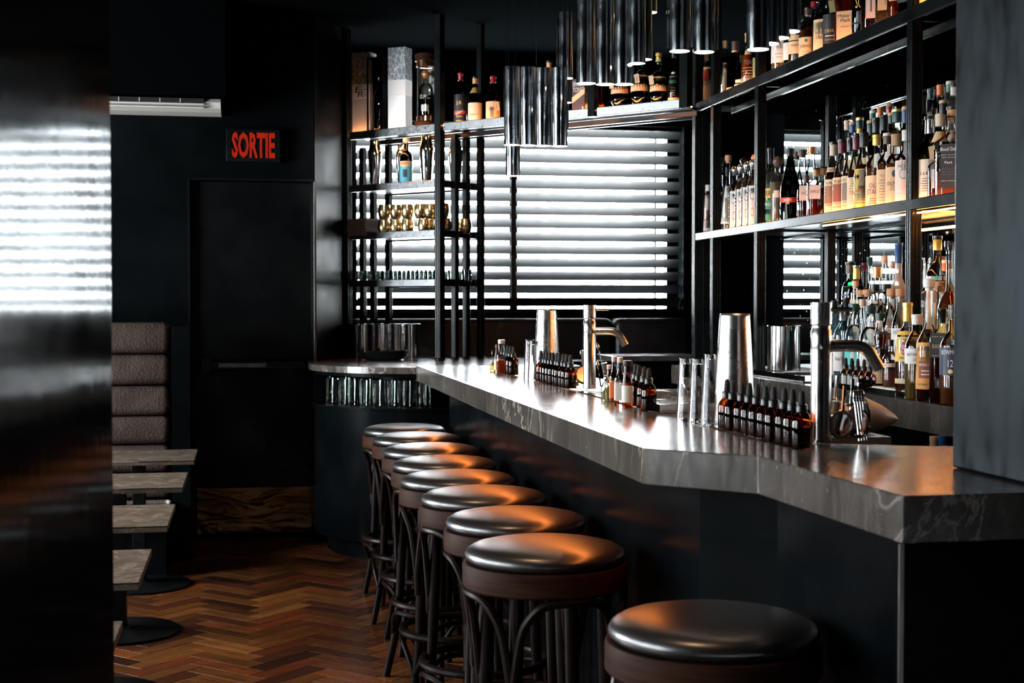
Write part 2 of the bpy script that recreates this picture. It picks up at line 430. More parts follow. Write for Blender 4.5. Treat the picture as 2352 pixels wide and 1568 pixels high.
# exit door
dr = struct('door_1', rbox(door_u0 + .004, door_u1 - .010, VD + .035, VD + .08, 0.01, door_z - .004, .004), mk_lacquer('door_lacquer', (0.002, 0.0026, 0.0028), 0.28, True, 0.12))
kz = at_y(580, 1120, VD).z
kp = rbox(door_u0 + .03, door_u1 - .022, VD + .026, VD + .036, 0.02, kz, .002, 1)
struct('kick_plate', kp, COPPER, dr)
for i in range(4):
    struct('screw', move(lathe([(.006, 0), (.004, .004)], 8), 0, 0, 0), STEELP, dr)
    s = [o for o in dr.children if o.name.startswith('screw')][-1]
    s.rotation_euler = (R(90), 0, 0); s.location = (door_u1 - .035, VD + .026, .05 + i * (kz - .08) / 3)
pb = at_y(580, 838, VD); pu0 = at_y(466, 838, VD).x; pu1 = at_y(712, 838, VD).x
bar = struct('push_bar', join(rbox(pu0 + .04, pu1 - .02, VD - .055, VD - .02, pb.z - .028, pb.z + .028, .006), rbox(pu0, pu0 + .05, VD - .06, VD + .034, pb.z - .042, pb.z + .042, .006),
                              rbox(pu1 - .03, pu1, VD - .06, VD + .034, pb.z - .036, pb.z + .036, .006)), FRAME, dr)
struct('bar_insert', rbox(pu0 + .09, pu0 + .36, VD - .058, VD - .054, pb.z - .012, pb.z + .014, .001, 1), mk_marble(), bar)

# window: frame, mullion, blind
wf = struct('window_1', join(box(wu0, wu0 + .02, VW - .01, VW + .2, zb, zt), box(wu1 - .02, wu1, VW - .01, VW + .2, zb, zt)), FRAME)
tp = at_y(1180, 500, VW + .18).x
struct('mullion', join(box(mu - .006, mu + .006, VW + .15, VW + .2, zb, zt), box(tp - .018, tp + .018, VW + .13, VW + .2, zb, zt), box(eu, fu0, VW + .12, VW + .2, zb, zt),
                       box(fu1, wu1, VW + .12, VW + .2, zb, zt)), FRAME, wf)
struct('window_sill', rbox(wu0 - .02, wu1 + .02, VW - .05, VW + .2, zb - .03, zb, .004), FRAME, wf)
bl = thing('window_blind', 'wide grey slatted blind glowing across the bright window', 'blind', ((wu0 + wu1) / 2, VW + .06, zb))
hw = (wu1 - wu0) / 2 - .025
sp = (zt - zb) / 14.05; tilt = R(46); wd = sp * 0.88
sl_me = None
for i in range(14):
    if sl_me is None:
        prof = []
        for k in range(7):
            t = -0.5 + k / 6; prof.append((t * wd, 0.006 * (1 - 4 * t * t)))
        V = []; F = []
        for (a, b) in prof:
            y = a * math.cos(tilt) + b * math.sin(tilt); z = -a * math.sin(tilt) + b * math.cos(tilt)
            V += [(-hw, y, z), (hw, y, z), (-hw, y, z - .0022), (hw, y, z - .0022)]
        for k in range(6):
            a = 4 * k; b = a + 4
            F += [(a, a + 1, b + 1, b), (a + 2, b + 2, b + 3, a + 3), (a, b, b + 2, a + 2), (a + 1, a + 3, b + 3, b + 1)]
        F += [(0, 2, 3, 1), (24, 25, 27, 26)]
        sl_me = mesh('slat', (V, F), SLAT, True)
    link('slat', sl_me, bl, (0, 0, sp * (0.53 + i)))
obj('head_rail', rbox(-hw, hw, -.03, .03, sp * 14.05 - .03, sp * 14.05 - .001, .004), FRAME, bl)
for px in (1180,):
    u = at_y(px, 500, VW + .02).x - (wu0 + wu1) / 2
    obj('ladder_tape', join(box(u - .017, u + .017, -.036, -.034, 0.0, sp * 14), box(u - .017, u + .017, .034, .036, 0.0, sp * 14)), RUBBER, bl)

# unseen side window, left wall; black panels added to cut its light to slots
wl = struct('window_2', join(*[box(-3.5, -3.3, a, b, .9, 2.75) for a, b in ((.90, 1.45), (1.68, 2.65), (2.88, 3.83), (4.06, 4.3))]), BLACK)
struct('mullion', join(*[box(-3.42, -3.38, a, b, c, d) for a, b in ((1.45, 1.68), (2.65, 2.88), (3.83, 4.06)) for c, d in ((.9, .94), (1.80, 1.84), (2.71, 2.75))]), FRAME, wl)
struct('window_3', join(*[box(-3.45, -3.38, a, b, .9, 2.3) for a, b in ((5.7, 5.74), (6.43, 6.47), (7.16, 7.2))]), FRAME)
# ------------------------------------------------------------------ herringbone floor, planks at 45 degrees to the bar
PL, PW = 0.32, 0.08
def plank_geo():
    b = .0012; g = .0009
    x0, x1, y0, y1 = g, PL - g, g, PW - g
    v = [(x0, y0, -.012), (x1, y0, -.012), (x1, y1, -.012), (x0, y1, -.012), (x0, y0, -b), (x1, y0, -b), (x1, y1, -b), (x0, y1, -b),
         (x0 + b, y0 + b, 0), (x1 - b, y0 + b, 0), (x1 - b, y1 - b, 0), (x0 + b, y1 - b, 0)]
    f = [(0, 1, 5, 4), (1, 2, 6, 5), (2, 3, 7, 6), (3, 0, 4, 7), (4, 5, 9, 8), (5, 6, 10, 9), (6, 7, 11, 10), (7, 4, 8, 11), (8, 9, 10, 11)]
    return v, f
pg = plank_geo()
pme = mesh('plank', pg, PLANK)
uvl = pme.uv_layers.new(name='grain')
for lp in pme.loops:
    co = pme.vertices[lp.vertex_index].co; uvl.data[lp.index].uv = (co.x, co.y)
places = []
ca, sa = math.cos(R(45)), math.sin(R(45))
OX, OY = at_z(597, 1310, 0).x, 6.0     # a column seam seen in the photograph
rnd = random.Random(3)
for j in range(-16, 16):
    for i in range(-70, 80):
        for kind in (0, 1):
            if kind == 0: x, y, a = i * PW + j * -PL, i * PW + j * PL, 0
            else: x, y, a = i * PW + PL + PW + j * -PL, i * PW + PW - PL + j * PL, 90
            wx, wy = OX + x * ca - y * sa, OY + x * sa + y * ca
            ang = R(45 + a)
            cxx = wx + math.cos(ang) * PL / 2 - math.sin(ang) * PW / 2; cyy = wy + math.sin(ang) * PL / 2 + math.cos(ang) * PW / 2
            if -3.1 < cxx < 2.5 and 0.6 < cyy < VD + .05 and not (cxx > 1.15 and cyy < 3): places.append((wx, wy, ang, cxx, cyy))
def vis(c):
    p = proj((c[3], c[4], 0))
    if p is None: return 0
    if not (240 < p[0] < 2090 and 1200 < p[1] < 1590): return 0
    d = c[4] * c[4] + c[3] * c[3]
    if p[0] > 1500: return .1 / d
    # planks under the bar stools and the bar body show less
    if c[3] > 0.86: return 0
    return (1.0 if c[3] < 0.42 else 0.35) / d
places.sort(key=lambda c: -vis(c))
keep, rest = places[:300], places[300:]
keep = [c for c in keep if vis(c) > 0] ; rest = [c for c in places if c not in set(keep)]
for (wx, wy, ang, _, _) in keep:
    o = link('plank', pme, FLOOR, (wx, wy, rnd.uniform(-.0008, .0006)), ang)
RV = []; RF = []; RU = []
for (wx, wy, ang, _, _) in rest:
    n = len(RV); c, s = math.cos(ang), math.sin(ang); dz = rnd.uniform(-.0008, .0006); ou = rnd.uniform(0, 50)
    for (x, y, z) in pg[0]: RV.append((wx + x * c - y * s, wy + x * s + y * c, z + dz))
    for f in pg[1]:
        RF.append(tuple(i + n for i in f)); RU += [(pg[0][i][0] + ou, pg[0][i][1] + ou) for i in f]
rme = bpy.data.meshes.new('outer_planks'); rme.from_pydata(RV, [], RF); rme.materials.append(PLANK)
u2 = rme.uv_layers.new(name='grain')
for i, q in enumerate(RU): u2.data[i].uv = q
ro = link('outer_planks', rme, FLOOR); ro['kind'] = 'stuff'

# ------------------------------------------------------------------ foreground pillars
p0 = at_d(256, 700, 1.9)
ang = R(-4.5)
fx = -math.sin(ang); fy = math.cos(ang)
pl0 = (p0.x, p0.y); pl1 = (p0.x - fx * 1.5, p0.y - fy * 1.5)
lp = obj('metal_pillar', prism([pl0, pl1, (pl1[0] - .6, pl1[1]), (pl0[0] - .6, pl0[1])], 0, ZC), PILLAR)
tag(lp, 'tall brushed steel pillar mirroring the bright blind in blurred white bands', 'pillar')
rp = obj('metal_column', rbox(1.225, 1.75, 1.86, 2.33, 1.071, ZC, .004), mk_steel('dark_patinated_steel', (0.017, 0.021, 0.024), 0.36, (1, 1, .4), 1.0, .02))
tag(rp, 'dark blue-grey steel column standing on the near end of the bar', 'pillar')

# ------------------------------------------------------------------ the bar
BZ = 1.07; BT = 0.073
bt_poly = [(.78, 6.69), (.78, 2.758), (.955, 2.577), (.972, 2.0), (1.95, 2.0), (1.95, 2.62), (1.36, 2.70), (1.065, 2.85), (1.065, 6.69)]
bt = obj('marble_bar_top', prism(bt_poly, BZ - BT, BZ), MARBLE)
bv = bt.modifiers.new('edge', 'BEVEL'); bv.width = .0025; bv.segments = 2; bv.limit_method = 'ANGLE'
tag(bt, 'long dark veined marble bar top with an angled jog, polished to a shine', 'bar top')
bc = thing('bar_counter', 'black lacquered bar body under the marble top beside the stool row', 'bar counter', (1.1, 4.3, 0))
def loc(poly, dx=1.1, dy=4.3): return [(x - dx, y - dy) for x, y in poly]
obj('bar_panel', prism(loc([(.925, 6.60), (.925, 2.84), (1.035, 2.68), (1.035, 2.036), (1.9, 2.036), (1.9, 2.60), (1.34, 2.68), (1.34, 6.60)]), 0.0, BZ - BT - .001), BLACKG, bc)
obj('kick_strip', prism(loc([(.918, 6.55), (.918, 2.835), (1.028, 2.67), (1.028, 2.04), (1.034, 2.04), (1.034, 2.685), (.924, 2.85), (.924, 6.55)]), 0.015, .13), COPPER, bc)
obj('end_panel', move(rbox(.976, 1.95, 2.006, 2.034, 0, BZ - BT - .001, .002, 1), -1.1, -4.3, 0), BLACKG, bc)
obj('corner_strip', box(.968 - 1.1, .975 - 1.1, 2.001 - 4.3, 2.006 - 4.3, 0, BZ - BT - .001), plain('worn_steel_edge', (0.16, 0.15, 0.14), 0.35, 1.0), bc)

# stainless steel work deck behind the marble, with basins
deck = thing('steel_work_deck', 'stainless steel sink deck running along the inner side of the marble bar', 'worktop', (1.21, 4.6, BZ))
D0 = .0
def dk(x0, x1, y0, y1, z0, z1, nm='deck_panel', m=None, b=.0015): return obj(nm, rbox(x0 - 1.21, x1 - 1.21, y0 - 4.6, y1 - 4.6, z0 - BZ, z1 - BZ, b, 1), m or WORK, deck)
dk(1.066, 1.36, 4.55, 6.68, BZ - .02, BZ - .003)
dk(1.066, 1.36, 3.62, 3.98, BZ - .02, BZ - .003)
dk(1.066, 1.36, 3.44, 3.62, BZ - .02, BZ - .003)
# frames round the two basins
for (a, b) in ((2.86, 3.44), (3.98, 4.55)):
    g = join(box(1.066, 1.085, a, b, BZ - .012, BZ + .004), box(1.345, 1.362, a, b, BZ - .012, BZ + .004), box(1.085, 1.345, a, a + .02, BZ - .012, BZ + .004), box(1.085, 1.345, b - .02, b, BZ - .012, BZ + .004))
    obj('basin_rim', move(g, -1.21, -4.6, -BZ), STEELP, deck)
    g = join(box(1.085, 1.09, a + .02, b - .02, BZ - .09, BZ - .008), box(1.34, 1.345, a + .02, b - .02, BZ - .09, BZ - .008), box(1.09, 1.34, a + .02, a + .025, BZ - .09, BZ - .008),
             box(1.09, 1.34, b - .025, b - .02, BZ - .09, BZ - .008), box(1.09, 1.34, a + .025, b - .025, BZ - .035, BZ - .03))
    obj('basin', move(g, -1.21, -4.6, -BZ), WORK, deck)

# ------------------------------------------------------------------ back counter (stone) with drainer
CZ = 1.03
cf = 2.225
ct = obj('stone_back_counter', prism([(cf, 1.6), (2.755, 1.6), (2.755, 7.40), (cf + .03, 7.42), (cf + .03, 6.2), (cf, 6.0)], CZ - .098, CZ), MARBLE)
tag(ct, 'grey-brown stone back counter under the bottle shelves, thick veined apron', 'counter')
cb = thing('back_cabinet', 'black cabinet beneath the stone back counter', 'cabinet', (2.45, 4.4, 0))
obj('cabinet_body', move(box(cf + .10, 2.755, 1.62, 7.25, .0, CZ - .42), -2.45, -4.4, 0), BLACK, cb)
obj('cabinet_top', move(box(cf + .22, 2.755, 1.62, 7.25, CZ - .40, CZ - .1), -2.45, -4.4, 0), BLACK, cb)
dn = thing('steel_drainer', 'recessed steel drainer at the far end of the back counter', 'drainer', (2.40, 6.1, CZ))
obj('tray_plate', rbox(-.13, .2, -.5, .42, .001, .008, .002, 1), WORK, dn)
obj('raised_edge', join(box(-.13, -.12, -.5, .42, .008, .03), box(.19, .2, -.5, .42, .008, .03), box(-.12, .19, .41, .42, .008, .03), box(-.12, .19, .02, .03, .008, .02)), STEELP, dn)

# mirror wall behind the shelves
mi = obj('smoked_wall_mirror', box(2.757, 2.778, 2.2, 7.07, CZ + .002, 2.92), MIRROR)
tag(mi, 'tall smoked mirror covering the wall behind the bottle shelves', 'mirror')

# ------------------------------------------------------------------ right shelving unit
def post_geo(w, z0, z1):
    """fluted square post: three rounded reeds per face"""
    pts = []
    h = w / 2; k = 3
    def face(n):
        out = []
        for i in range(k):
            c = -h + (i + .5) * w / k; r = w / k / 2
            for t in range(4):
                a = PI - PI * (t + .5) / 4; out.append((c + r * math.cos(a) * .98, h * .88 + r * math.sin(a) * .5))
        return out
    for q in range(4):
        a = -q * PI / 2; c, s = math.cos(a), math.sin(a)
        for (x, y) in face(k): pts.append((x * c - y * s, x * s + y * c))
    return prism(pts, z0, z1)
def post(parent, x, y, z0, z1, w=.042, name='post', rz=0, base=True):
    g = post_geo(w, z0, z1)
    if base: g = join(g, lathe([(w * .72, z0), (w * .72, z0 + .008), (w * .6, z0 + .014)], 16))
    o = obj(name, rotz(g, rz), FRAME, parent, True); l = parent.location
    o.location = (x - l.x, y - l.y, -l.z); return o
US = 2.369; UT = .050       # upper shelf rail
MS = 1.695; MT = .040       # middle shelf rail
ru = thing('bottle_shelving', 'tall black steel and glass bottle shelving along the mirrored wall', 'shelving', (2.43, 4.6, CZ))
def rl(x0, x1, y0, y1, z0, z1, nm='rail', m=None): 
    return obj(nm, move(rbox(x0, x1, y0, y1, z0, z1, .003, 1), -2.43, -4.6, -CZ), m or FRAME, ru)
vs = {}
for px in (1745, 2097):
    p = at_x(px, 700, 2.35); vs[px] = p.y
    post(ru, 2.35, p.y, CZ, ZC, .043)
    post(ru, 2.69, p.y - .02, CZ, ZC, .040, base=False)
post(ru, 2.35, 6.97, CZ, ZC, .043)
post(ru, 2.35, 7.26, CZ, ZC, .050)
post(ru, 2.41, 7.34, CZ, ZC, .050)
post(ru, 2.35, 2.88, CZ, ZC, .043)
for (z0, th) in ((US, UT), (MS, MT)):
    rl(2.327, 2.342, 2.3, 7.03, z0, z0 + th)                # front rail
    rl(2.72, 2.74, 2.3, 7.03, z0, z0 + th)
    for v in (vs[1745], vs[2097], 6.97, 2.88): rl(2.342, 2.72, v - .012, v + .012, z0 + .002, z0 + .022, 'cross_bar')
rl(2.45, 2.47, 2.3, 7.03, US - .03, US + .0)
rl(2.343, 2.72, 2.3, 7.02, US + .022, US + .030, 'glass_shelf', thin('shelf_glass', (0.82, 0.93, 0.88), 0.5, 1.1))
rl(2.343, 2.72, 2.3, 7.02, MS + .010, MS + .022, 'shelf_board', FRAME)
rl(2.475, 2.752, 2.3, 7.0, US - .032, US - .022, 'shelf_underboard', CEIL)
# LED strips: behind the front lips and under the middle shelf at the back
for (z, x, nm) in ((MS + .026, 2.346, 'led_strip'), (US + .034, 2.346, 'led_strip'), (MS - .012, 2.351, 'led_strip'), (MS - .03, 2.732, 'led_strip')):
    a = 5.6 if nm and z < MS else 6.9
    rl(x, x + .005, 2.4, a, z, z + .005, nm, AMBERLED)
# stepped risers that lift the rows at the back
rz1 = tag(obj('bottle_riser', join(box(2.465, 2.75, 2.4, 5.95, MS + .023, MS + .11), box(2.57, 2.75, 2.4, 5.95, MS + .11, MS + .16)), FRAME), 'stepped black riser under the rear bottle rows on the middle shelf', 'riser')
rz2 = tag(obj('bottle_riser', join(box(2.41, 2.75, 2.4, 5.65, CZ + .001, CZ + .10), box(2.55, 2.75, 2.4, 5.65, CZ + .10, CZ + .20)), FRAME), 'stepped black riser under the rear bottle rows on the stone counter', 'riser')
# stretch of the shelf between the corner posts
rl(2.327, 2.345, 7.03, 7.24, MS, MS + MT); rl(2.327, 2.345, 7.03, 7.24, US, US + UT)
rl(2.345, 2.70, 7.03, 7.24, MS + .010, MS + .022, 'shelf_board'); rl(2.345, 2.70, 7.03, 7.24, US + .01, US + .022, 'shelf_board')

# ------------------------------------------------------------------ diagonal unit over the round counter
LZ = 1.03
cc = Vector((.93, 8.10))
du = thing('diagonal_shelving', 'black steel frame shelving set diagonally before the window, on the round counter', 'shelving', (DA.x, DA.y, LZ))
def dloc(s, t, z): 
    p = DA + DDIR * s + DN * t; return (p.x - DA.x, p.y - DA.y, z - LZ)
SL = (DB - DA).length
def dbox(s0, s1, t0, t1, z0, z1, nm, m=FRAME):
    g = rbox(s0, s1, t0, t1, z0, z1, .003, 1)
    V = [dloc(x, y, z) for x, y, z in g[0]]
    return obj(nm, (V, g[1]), m, du)
def sdiag(px, off=0.0):
    p = at_diag(px, 600, off); return (p - DA).dot(DDIR)
PLT = mk_steel('worn_dark_steel_edge', (0.34, 0.35, 0.37), 0.34, (3, 3, 3))
s0, s1 = sdiag(806), sdiag(1003)
sE = sdiag(1562)
# top shelf along the whole diagonal, in three lengths of lip
dbox(s0, s1, -.012, .004, US, US + .048, 'shelf_lip', PLT)
sp2 = sdiag(1362)
dbox(sdiag(1021), sp2 - .02, -.012, .004, US, US + .048, 'shelf_lip', PLT)
dbox(sp2 + .03, sE, -.012, .004, US, US + .048, 'shelf_lip', PLT)
dbox(s0, sE, .004, .34, US + .012, US + .024, 'shelf_board')
dbox(s0, sE, .33, .35, US - .01, US + .04, 'back_rail')
dbox(s0, sE, .17, .19, US - .02, US + .01, 'middle_rail')
dbox(sdiag(862), s1 - .03, .012, .020, US + .004, US + .009, 'led_strip', AMBERLED)
dbox(sdiag(1076), sp2 - .05, .012, .020, US + .004, US + .009, 'led_strip', AMBERLED)
dbox(sdiag(1430), sE + .06, .012, .020, US + .004, US + .009, 'led_strip', AMBERLED)
dbox(s0, sE, .005, .009, US + .034, US + .037, 'led_strip', AMBERLED)
shz = [at_diag(808, y).z for y in (442, 551, 659)]
for z in shz:
    dbox(s0, s1, -.012, .004, z, z + .042, 'shelf_lip', PLT)
    dbox(s0, s1 + .02, .004, .35, z + .010, z + .022, 'shelf_board')
    dbox(s1 + .0, s1 + .02, 0.0, .36, z, z + .042, 'side_rail')
    dbox(s0, s1 + .02, .34, .355, z, z + .030, 'back_rail')
dang = math.atan2(DDIR.y, DDIR.x)
def dpost(s, t, z1=ZC, w=.046, z0=LZ, base=True):
    p = DA + DDIR * s + DN * t
    return post(du, p.x, p.y, z0, z1, w, rz=dang, base=base)
dpost(sdiag(797), 0); dpost(sdiag(1010), 0)
for px, t, z1 in ((1045, .16, US), (1071, .27, US), (1104, .36, ZC), (834, .36, US), (858, .33, US), (893, .37, US)):
    dpost(sdiag(px, t), t, z1, .036, base=px > 1000)
dpost(sp2, 0, z0=US, base=False)
dpost(sE + .03, .0, w=.05, z0=US, base=False)
# the round ended stone counter and its curved base with an open glass shelf
def arc_poly(r, x1, back=9.2):
    """half-round front, stepped back past the end of the door wall"""
    pts = []
    for k in range(25):
        a = R(176) + R(100) * k / 24
        pts.append((cc.x + r * math.cos(a), cc.y - .10 + r * 1.06 * math.sin(a)))
    w = cc.x - r * .998
    return [(x1, back), (.61, back), (.61, VD + .47), (.405, VD - .006), (w, VD - .006)] + pts + [(x1, pts[-1][1])]
rc = obj('round_stone_counter', prism(arc_poly(.60, 1.75), LZ - .034, LZ), MARBLE)
tag(rc, 'round-ended thin stone counter carrying the diagonal shelving near the door', 'counter')
rb = thing('curved_base_cabinet', 'curved black cabinet with an open shelf of glasses under the round counter', 'cabinet', (cc.x, cc.y, 0))
def cab(r, z0, z1, nm, m=BLACKG, x1=1.70):
    g = prism(arc_poly(r, x1, 9.15), z0, z1); return obj(nm, move(g, -cc.x, -cc.y, 0), m, rb, False)
cab(.50, 0, .10, 'plinth', BLACK); o = cab(.57, .10, .80, 'curved_body')
for p in o.data.polygons: p.use_smooth = True
o.data.set_sharp_from_angle(angle=R(30))
cab(.30, .80, LZ - .035, 'inner_core', BLACK)
cab(.585, .80, .815, 'shelf_rim'); cab(.57, LZ - .055, LZ - .035, 'top_band')
obj('frame_upright', box(-.575, -.50, -.14, -.05, .815, LZ - .055), BLACKG, rb)

# black booth bench below the window and the stone ledge beside it
bb = thing('window_bench', 'long black pebbled leather bench back below the bright window', 'bench', (1.75, VW - .25, 0))
sx = at_y(1408, 740, VW - .35).x; bz = at_y(1250, 731, VW - .3).z
for (a, b) in ((.64, sx - .003), (sx + .003, 2.95)):
    obj('back_cushion', move(rbox(a, b, VW - .40, VW - .10, .50, bz, .05, 4), -1.75, -(VW - .25), 0), BENCHB, bb, True)
    obj('seat_cushion', move(rbox(max(a, 1.80), b, VW - .85, VW - .405, .28, .50, .04, 3), -1.75, -(VW - .25), 0), BENCHB, bb, True)
obj('bench_base', move(join(box(.64, 2.95, VW - .39, VW - .06, 0, .50), box(1.80, 2.95, VW - .80, VW - .39, 0, .28)), -1.75, -(VW - .25), 0), BLACK, bb)
lg0 = at_z(1393, 822, CZ)
lg = thing('stone_ledge', 'narrow stone ledge on a black panel before the window bench', 'ledge', (2.0, 8.0, 0))
le = at_y(1393, 820, 8.2); lf = at_y(1562, 820, 8.2)
obj('ledge_top', move(rbox(le.x, lf.x + .1, 8.05, 8.42, le.z - .02, le.z + .012, .003, 1), -2.0, -8.0, 0), MARBLE, lg)
obj('ledge_panel', move(box(le.x - .25, lf.x + .1, 8.10, 8.38, 0, le.z - .02), -2.0, -8.0, 0), BLACKG, lg)

# ------------------------------------------------------------------ bentwood bar stools
def make_stool():
    t = thing('bar_stool', 'stool', 'bar stool')
    sc_ = 1.0
    prof = [(.170, .7575), (.181, .7585), (.1875, .765), (.189, .774), (.1845, .784), (.171, .7925), (.145, .7985), (.10, .8025), (.05, .8045), (.005, .805)]
    g = lathe(prof, 48)
    obj('cushion', g, SEAT, t, True)
    obj('seat_ring', lathe([(.166, .700), (.190, .700), (.195, .705), (.195, .750), (.192, .756), (.183, .757), (.172, .752)], 48, cap1=True), WOODR, t, True)
    for k in range(4):
        a = R(45 + 90 * k)
        pts = [(.150, .702), (.154, .55), (.160, .40), (.166, .28), (.182, .15), (.215, .002)]
        path = spline([(r * math.cos(a), r * math.sin(a), z) for r, z in pts], 4)
        n = len(path)
        obj('leg', tube(path, .016, 10, rad=[.0175 - .005 * (i / n) ** 2 for i in range(n)]), WOODD, t, True)
        s_ = obj('screw', lathe([(.0045, 0), (.003, .002)], 8), STEELP, t)
        s_.location = (.178 * math.cos(a), .178 * math.sin(a), .52); s_.rotation_euler = (0, R(90), a)
    for k in range(4):
        a0 = R(45 + 90 * k); pts = []
        for i in range(13):
            w = i / 12; a = a0 + R(90) * w
            q = abs(2 * w - 1)
            z = .692 - .17 * q ** 4.0 if q < .999 else .52
            r = .186 - .012 * q ** 3
            pts.append((r * math.cos(a), r * math.sin(a), z))
        lo = [(.172 * math.cos(a0), .172 * math.sin(a0), .42), (.174 * math.cos(a0), .174 * math.sin(a0), .47)]
        a1 = a0 + R(90)
        hi = [(.174 * math.cos(a1), .174 * math.sin(a1), .47), (.172 * math.cos(a1), .172 * math.sin(a1), .42)]
        obj('arched_brace', tube(spline(lo + pts[1:-1] + hi, 3), .0105, 8), WOODD, t, True)
        pts = []
        for i in range(9):
            w = i / 8; a = a0 + R(90) * w; q = abs(2 * w - 1)
            pts.append(((.188) * math.cos(a), .188 * math.sin(a), .258 - .10 * q ** 3))
        obj('lower_brace', tube(spline(pts, 2), .009, 8), WOODD, t, True)
    obj('foot_ring', ring(.186, .0125, .285, 40, 8), WOODD, t, True)
    return t
st = [(929, 1001, 194), (957, 1022, 208), (989, 1050, 226), (1021, 1080, 247), (1051, 1116, 271), (1111, 1162, 298), (1185, 1213, 334), (1252, 1290, 382), (1640, 1486, 500)]
s0_ = make_stool()
for i, (px, py, w) in enumerate(st):
    d = FPX * .39 / w
    p = at_d(px, 700, d); o_ = s0_ if i == 0 else dup(s0_, (0, 0, 0))
    o_.location = (p.x, p.y, 0); o_.rotation_euler = (0, 0, R([10, -22, 5, 33, -12, 20, -5, 8, 27][i]))
    o_['group'] = 'bentwood stools lined up along the bar'
    nm = ORD[8 - i]
    if i == 8: o_['label'] = 'round brown leather bar stool at the near end, below the marble corner'
    elif i == 0: o_['label'] = 'farthest round bentwood bar stool, its pale sheened seat beside the curved cabinet'
    else: o_['label'] = nm + ' bentwood leather bar stool along the bar counting from the near end'

# ------------------------------------------------------------------ square stone tables on black pedestal bases
TZ = .63
def make_table():
    t = thing('pedestal_table', 'table', 'table')
    obj('stone_top', rbox(-.70, 0, -.26, .26, TZ - .021, TZ, .002, 2), MARBLE_T, t)
    obj('top_edging', join(box(-.70, .0015, -.2615, -.259, TZ - .004, TZ - .001)), STEELP, t)
    obj('pedestal', rbox(-.30, -.24, -.03, .03, .02, TZ - .029, .004), FRAME, t)
    obj('top_bracket', rbox(-.42, -.12, -.15, .15, TZ - .032, TZ - .0215, .002, 1), FRAME, t)
    obj('round_base', move(lathe([(.245, 0.0), (.245, .010), (.238, .014), (.05, .022), (.04, .03)], 48), -.27, 0, 0), FRAME, t, True)
    return t
def mk_table_stone():
    k = N('brown_table_stone'); v = k.coord('Object')
    base = k.ramp(k.noise(v, 5.0, 8, 0.65, 0.6), [(0.3, (0.075, 0.058, 0.045)), (0.7, (0.16, 0.13, 0.105))])
    nv = k.noise(v, 5.5, 9, 0.62, 1.2)
    vein = k.ramp(nv, [(0.488, 0.0), (0.5, 1.0), (0.512, 0.0)])
    c = k.mixc(k.math('MULTIPLY', vein, .6), base, (0.5, 0.42, 0.34))
    k.bsdf(**{'Base Color': c, 'Roughness': k.ramp(k.noise(v, 9, 4), [(0.3, 0.22), (0.75, 0.40)])}); return k.m
MARBLE_T = mk_table_stone()
tb = [((455, 1031), 6.89), ((432, 1084), 5.9), ((403, 1157), 4.91), ((349, 1260), 3.96), ((282, 1425), 3.02)]
tb0 = make_table()
tlab = ['farthest brown stone table, close to the roll-backed banquette', 'second stone table from the banquette, pale mark near its edge',
        'third stone table from the banquette, dark crack lines and pale flecks', 'stone table with bold pale veins, fourth from the banquette',
        'nearest stone table, only its corner showing past the metal pillar']
for i, ((px, py), d) in enumerate(tb):
    p = at_z(px, py, TZ)
    o_ = tb0 if i == 0 else dup(tb0, (0, 0, 0))
    o_.location = (p.x, p.y - .26, 0); o_['label'] = tlab[i]; o_['group'] = 'stone tables along the banquette'

# ------------------------------------------------------------------ banquette
bp = at_y(391, 740, 7.75)
bq = thing('leather_banquette', 'dark brown pebbled leather banquette with stacked horizontal rolls, beside the exit door', 'banquette', (bp.x - .7, 7.75, 0))
zs = [at_y(391, y, 7.75).z for y in (739, 813, 885, 955, 1021, 1085, 1148)]
for i in range(6):
    g = rbox(-.62, .70, 0, .20, zs[i + 1] + .003, zs[i] - .003, .042, 5)
    o = obj('back_roll', g, BENCH, bq, True)
obj('seat_cushion', rbox(-.62, .70, -.55, .0, .28, zs[6] - .01, .04, 4), BENCH, bq, True)
obj('side_panel', box(.705, .80, -.02, .50, 0, zs[0] - .02), BLACK, bq)
obj('bench_base', box(-.62, .70, -.50, .25, 0, .28), BLACK, bq)

# ------------------------------------------------------------------ pendant lamps of chromed tubes
def pendant(name_label, tubes, uc, wires):
    """tubes: (px centre, bottom y, top y, width px, plane x, lamp?)"""
    ref = at_x(tubes[0][0], tubes[0][1], uc)
    t = thing('tube_pendant_lamp', name_label, 'pendant lamp', (ref.x, ref.y, ref.z))
    made = []
    for (px, yb, yt, w, u, lit) in tubes:
        b = at_x(px, yb, u); d = (b - CO).dot(ray(1176, 784)); r = w / FPX * d / 2
        top = at_x(px, yt, u).z if yt is not None else ZC - .02
        h = top - b.z
        g = lathe([(r * .93, 0), (r, 0), (r, h), (r * .93, h)], 28, cap0=False, cap1=False)
        gi = lathe([(r * .93, h), (r * .93, 0)], 28, cap0=True, cap1=False)
        o = obj('chrome_tube', join(g, gi), CHROME, t, True); o.location = b - t.location
        if lit:
            obj('lamp_disc', lathe([(r * .90, .006), (r * .90, .009)], 24), WARMLED, o)
        made.append((b, r, top))
    for (px, y, u) in wires:
        p = at_x(px, y, u) - t.location
        obj('hanging_wire', tube([(p.x, p.y, p.z - .02), (p.x, p.y, ZC - .002 - t.location.z)], .0012, 6), FRAME, t)
    return t, made
UA, UB, UCc, UD, UE, UF = 1.05, 1.10, 1.10, 1.13, 1.13, 1.15
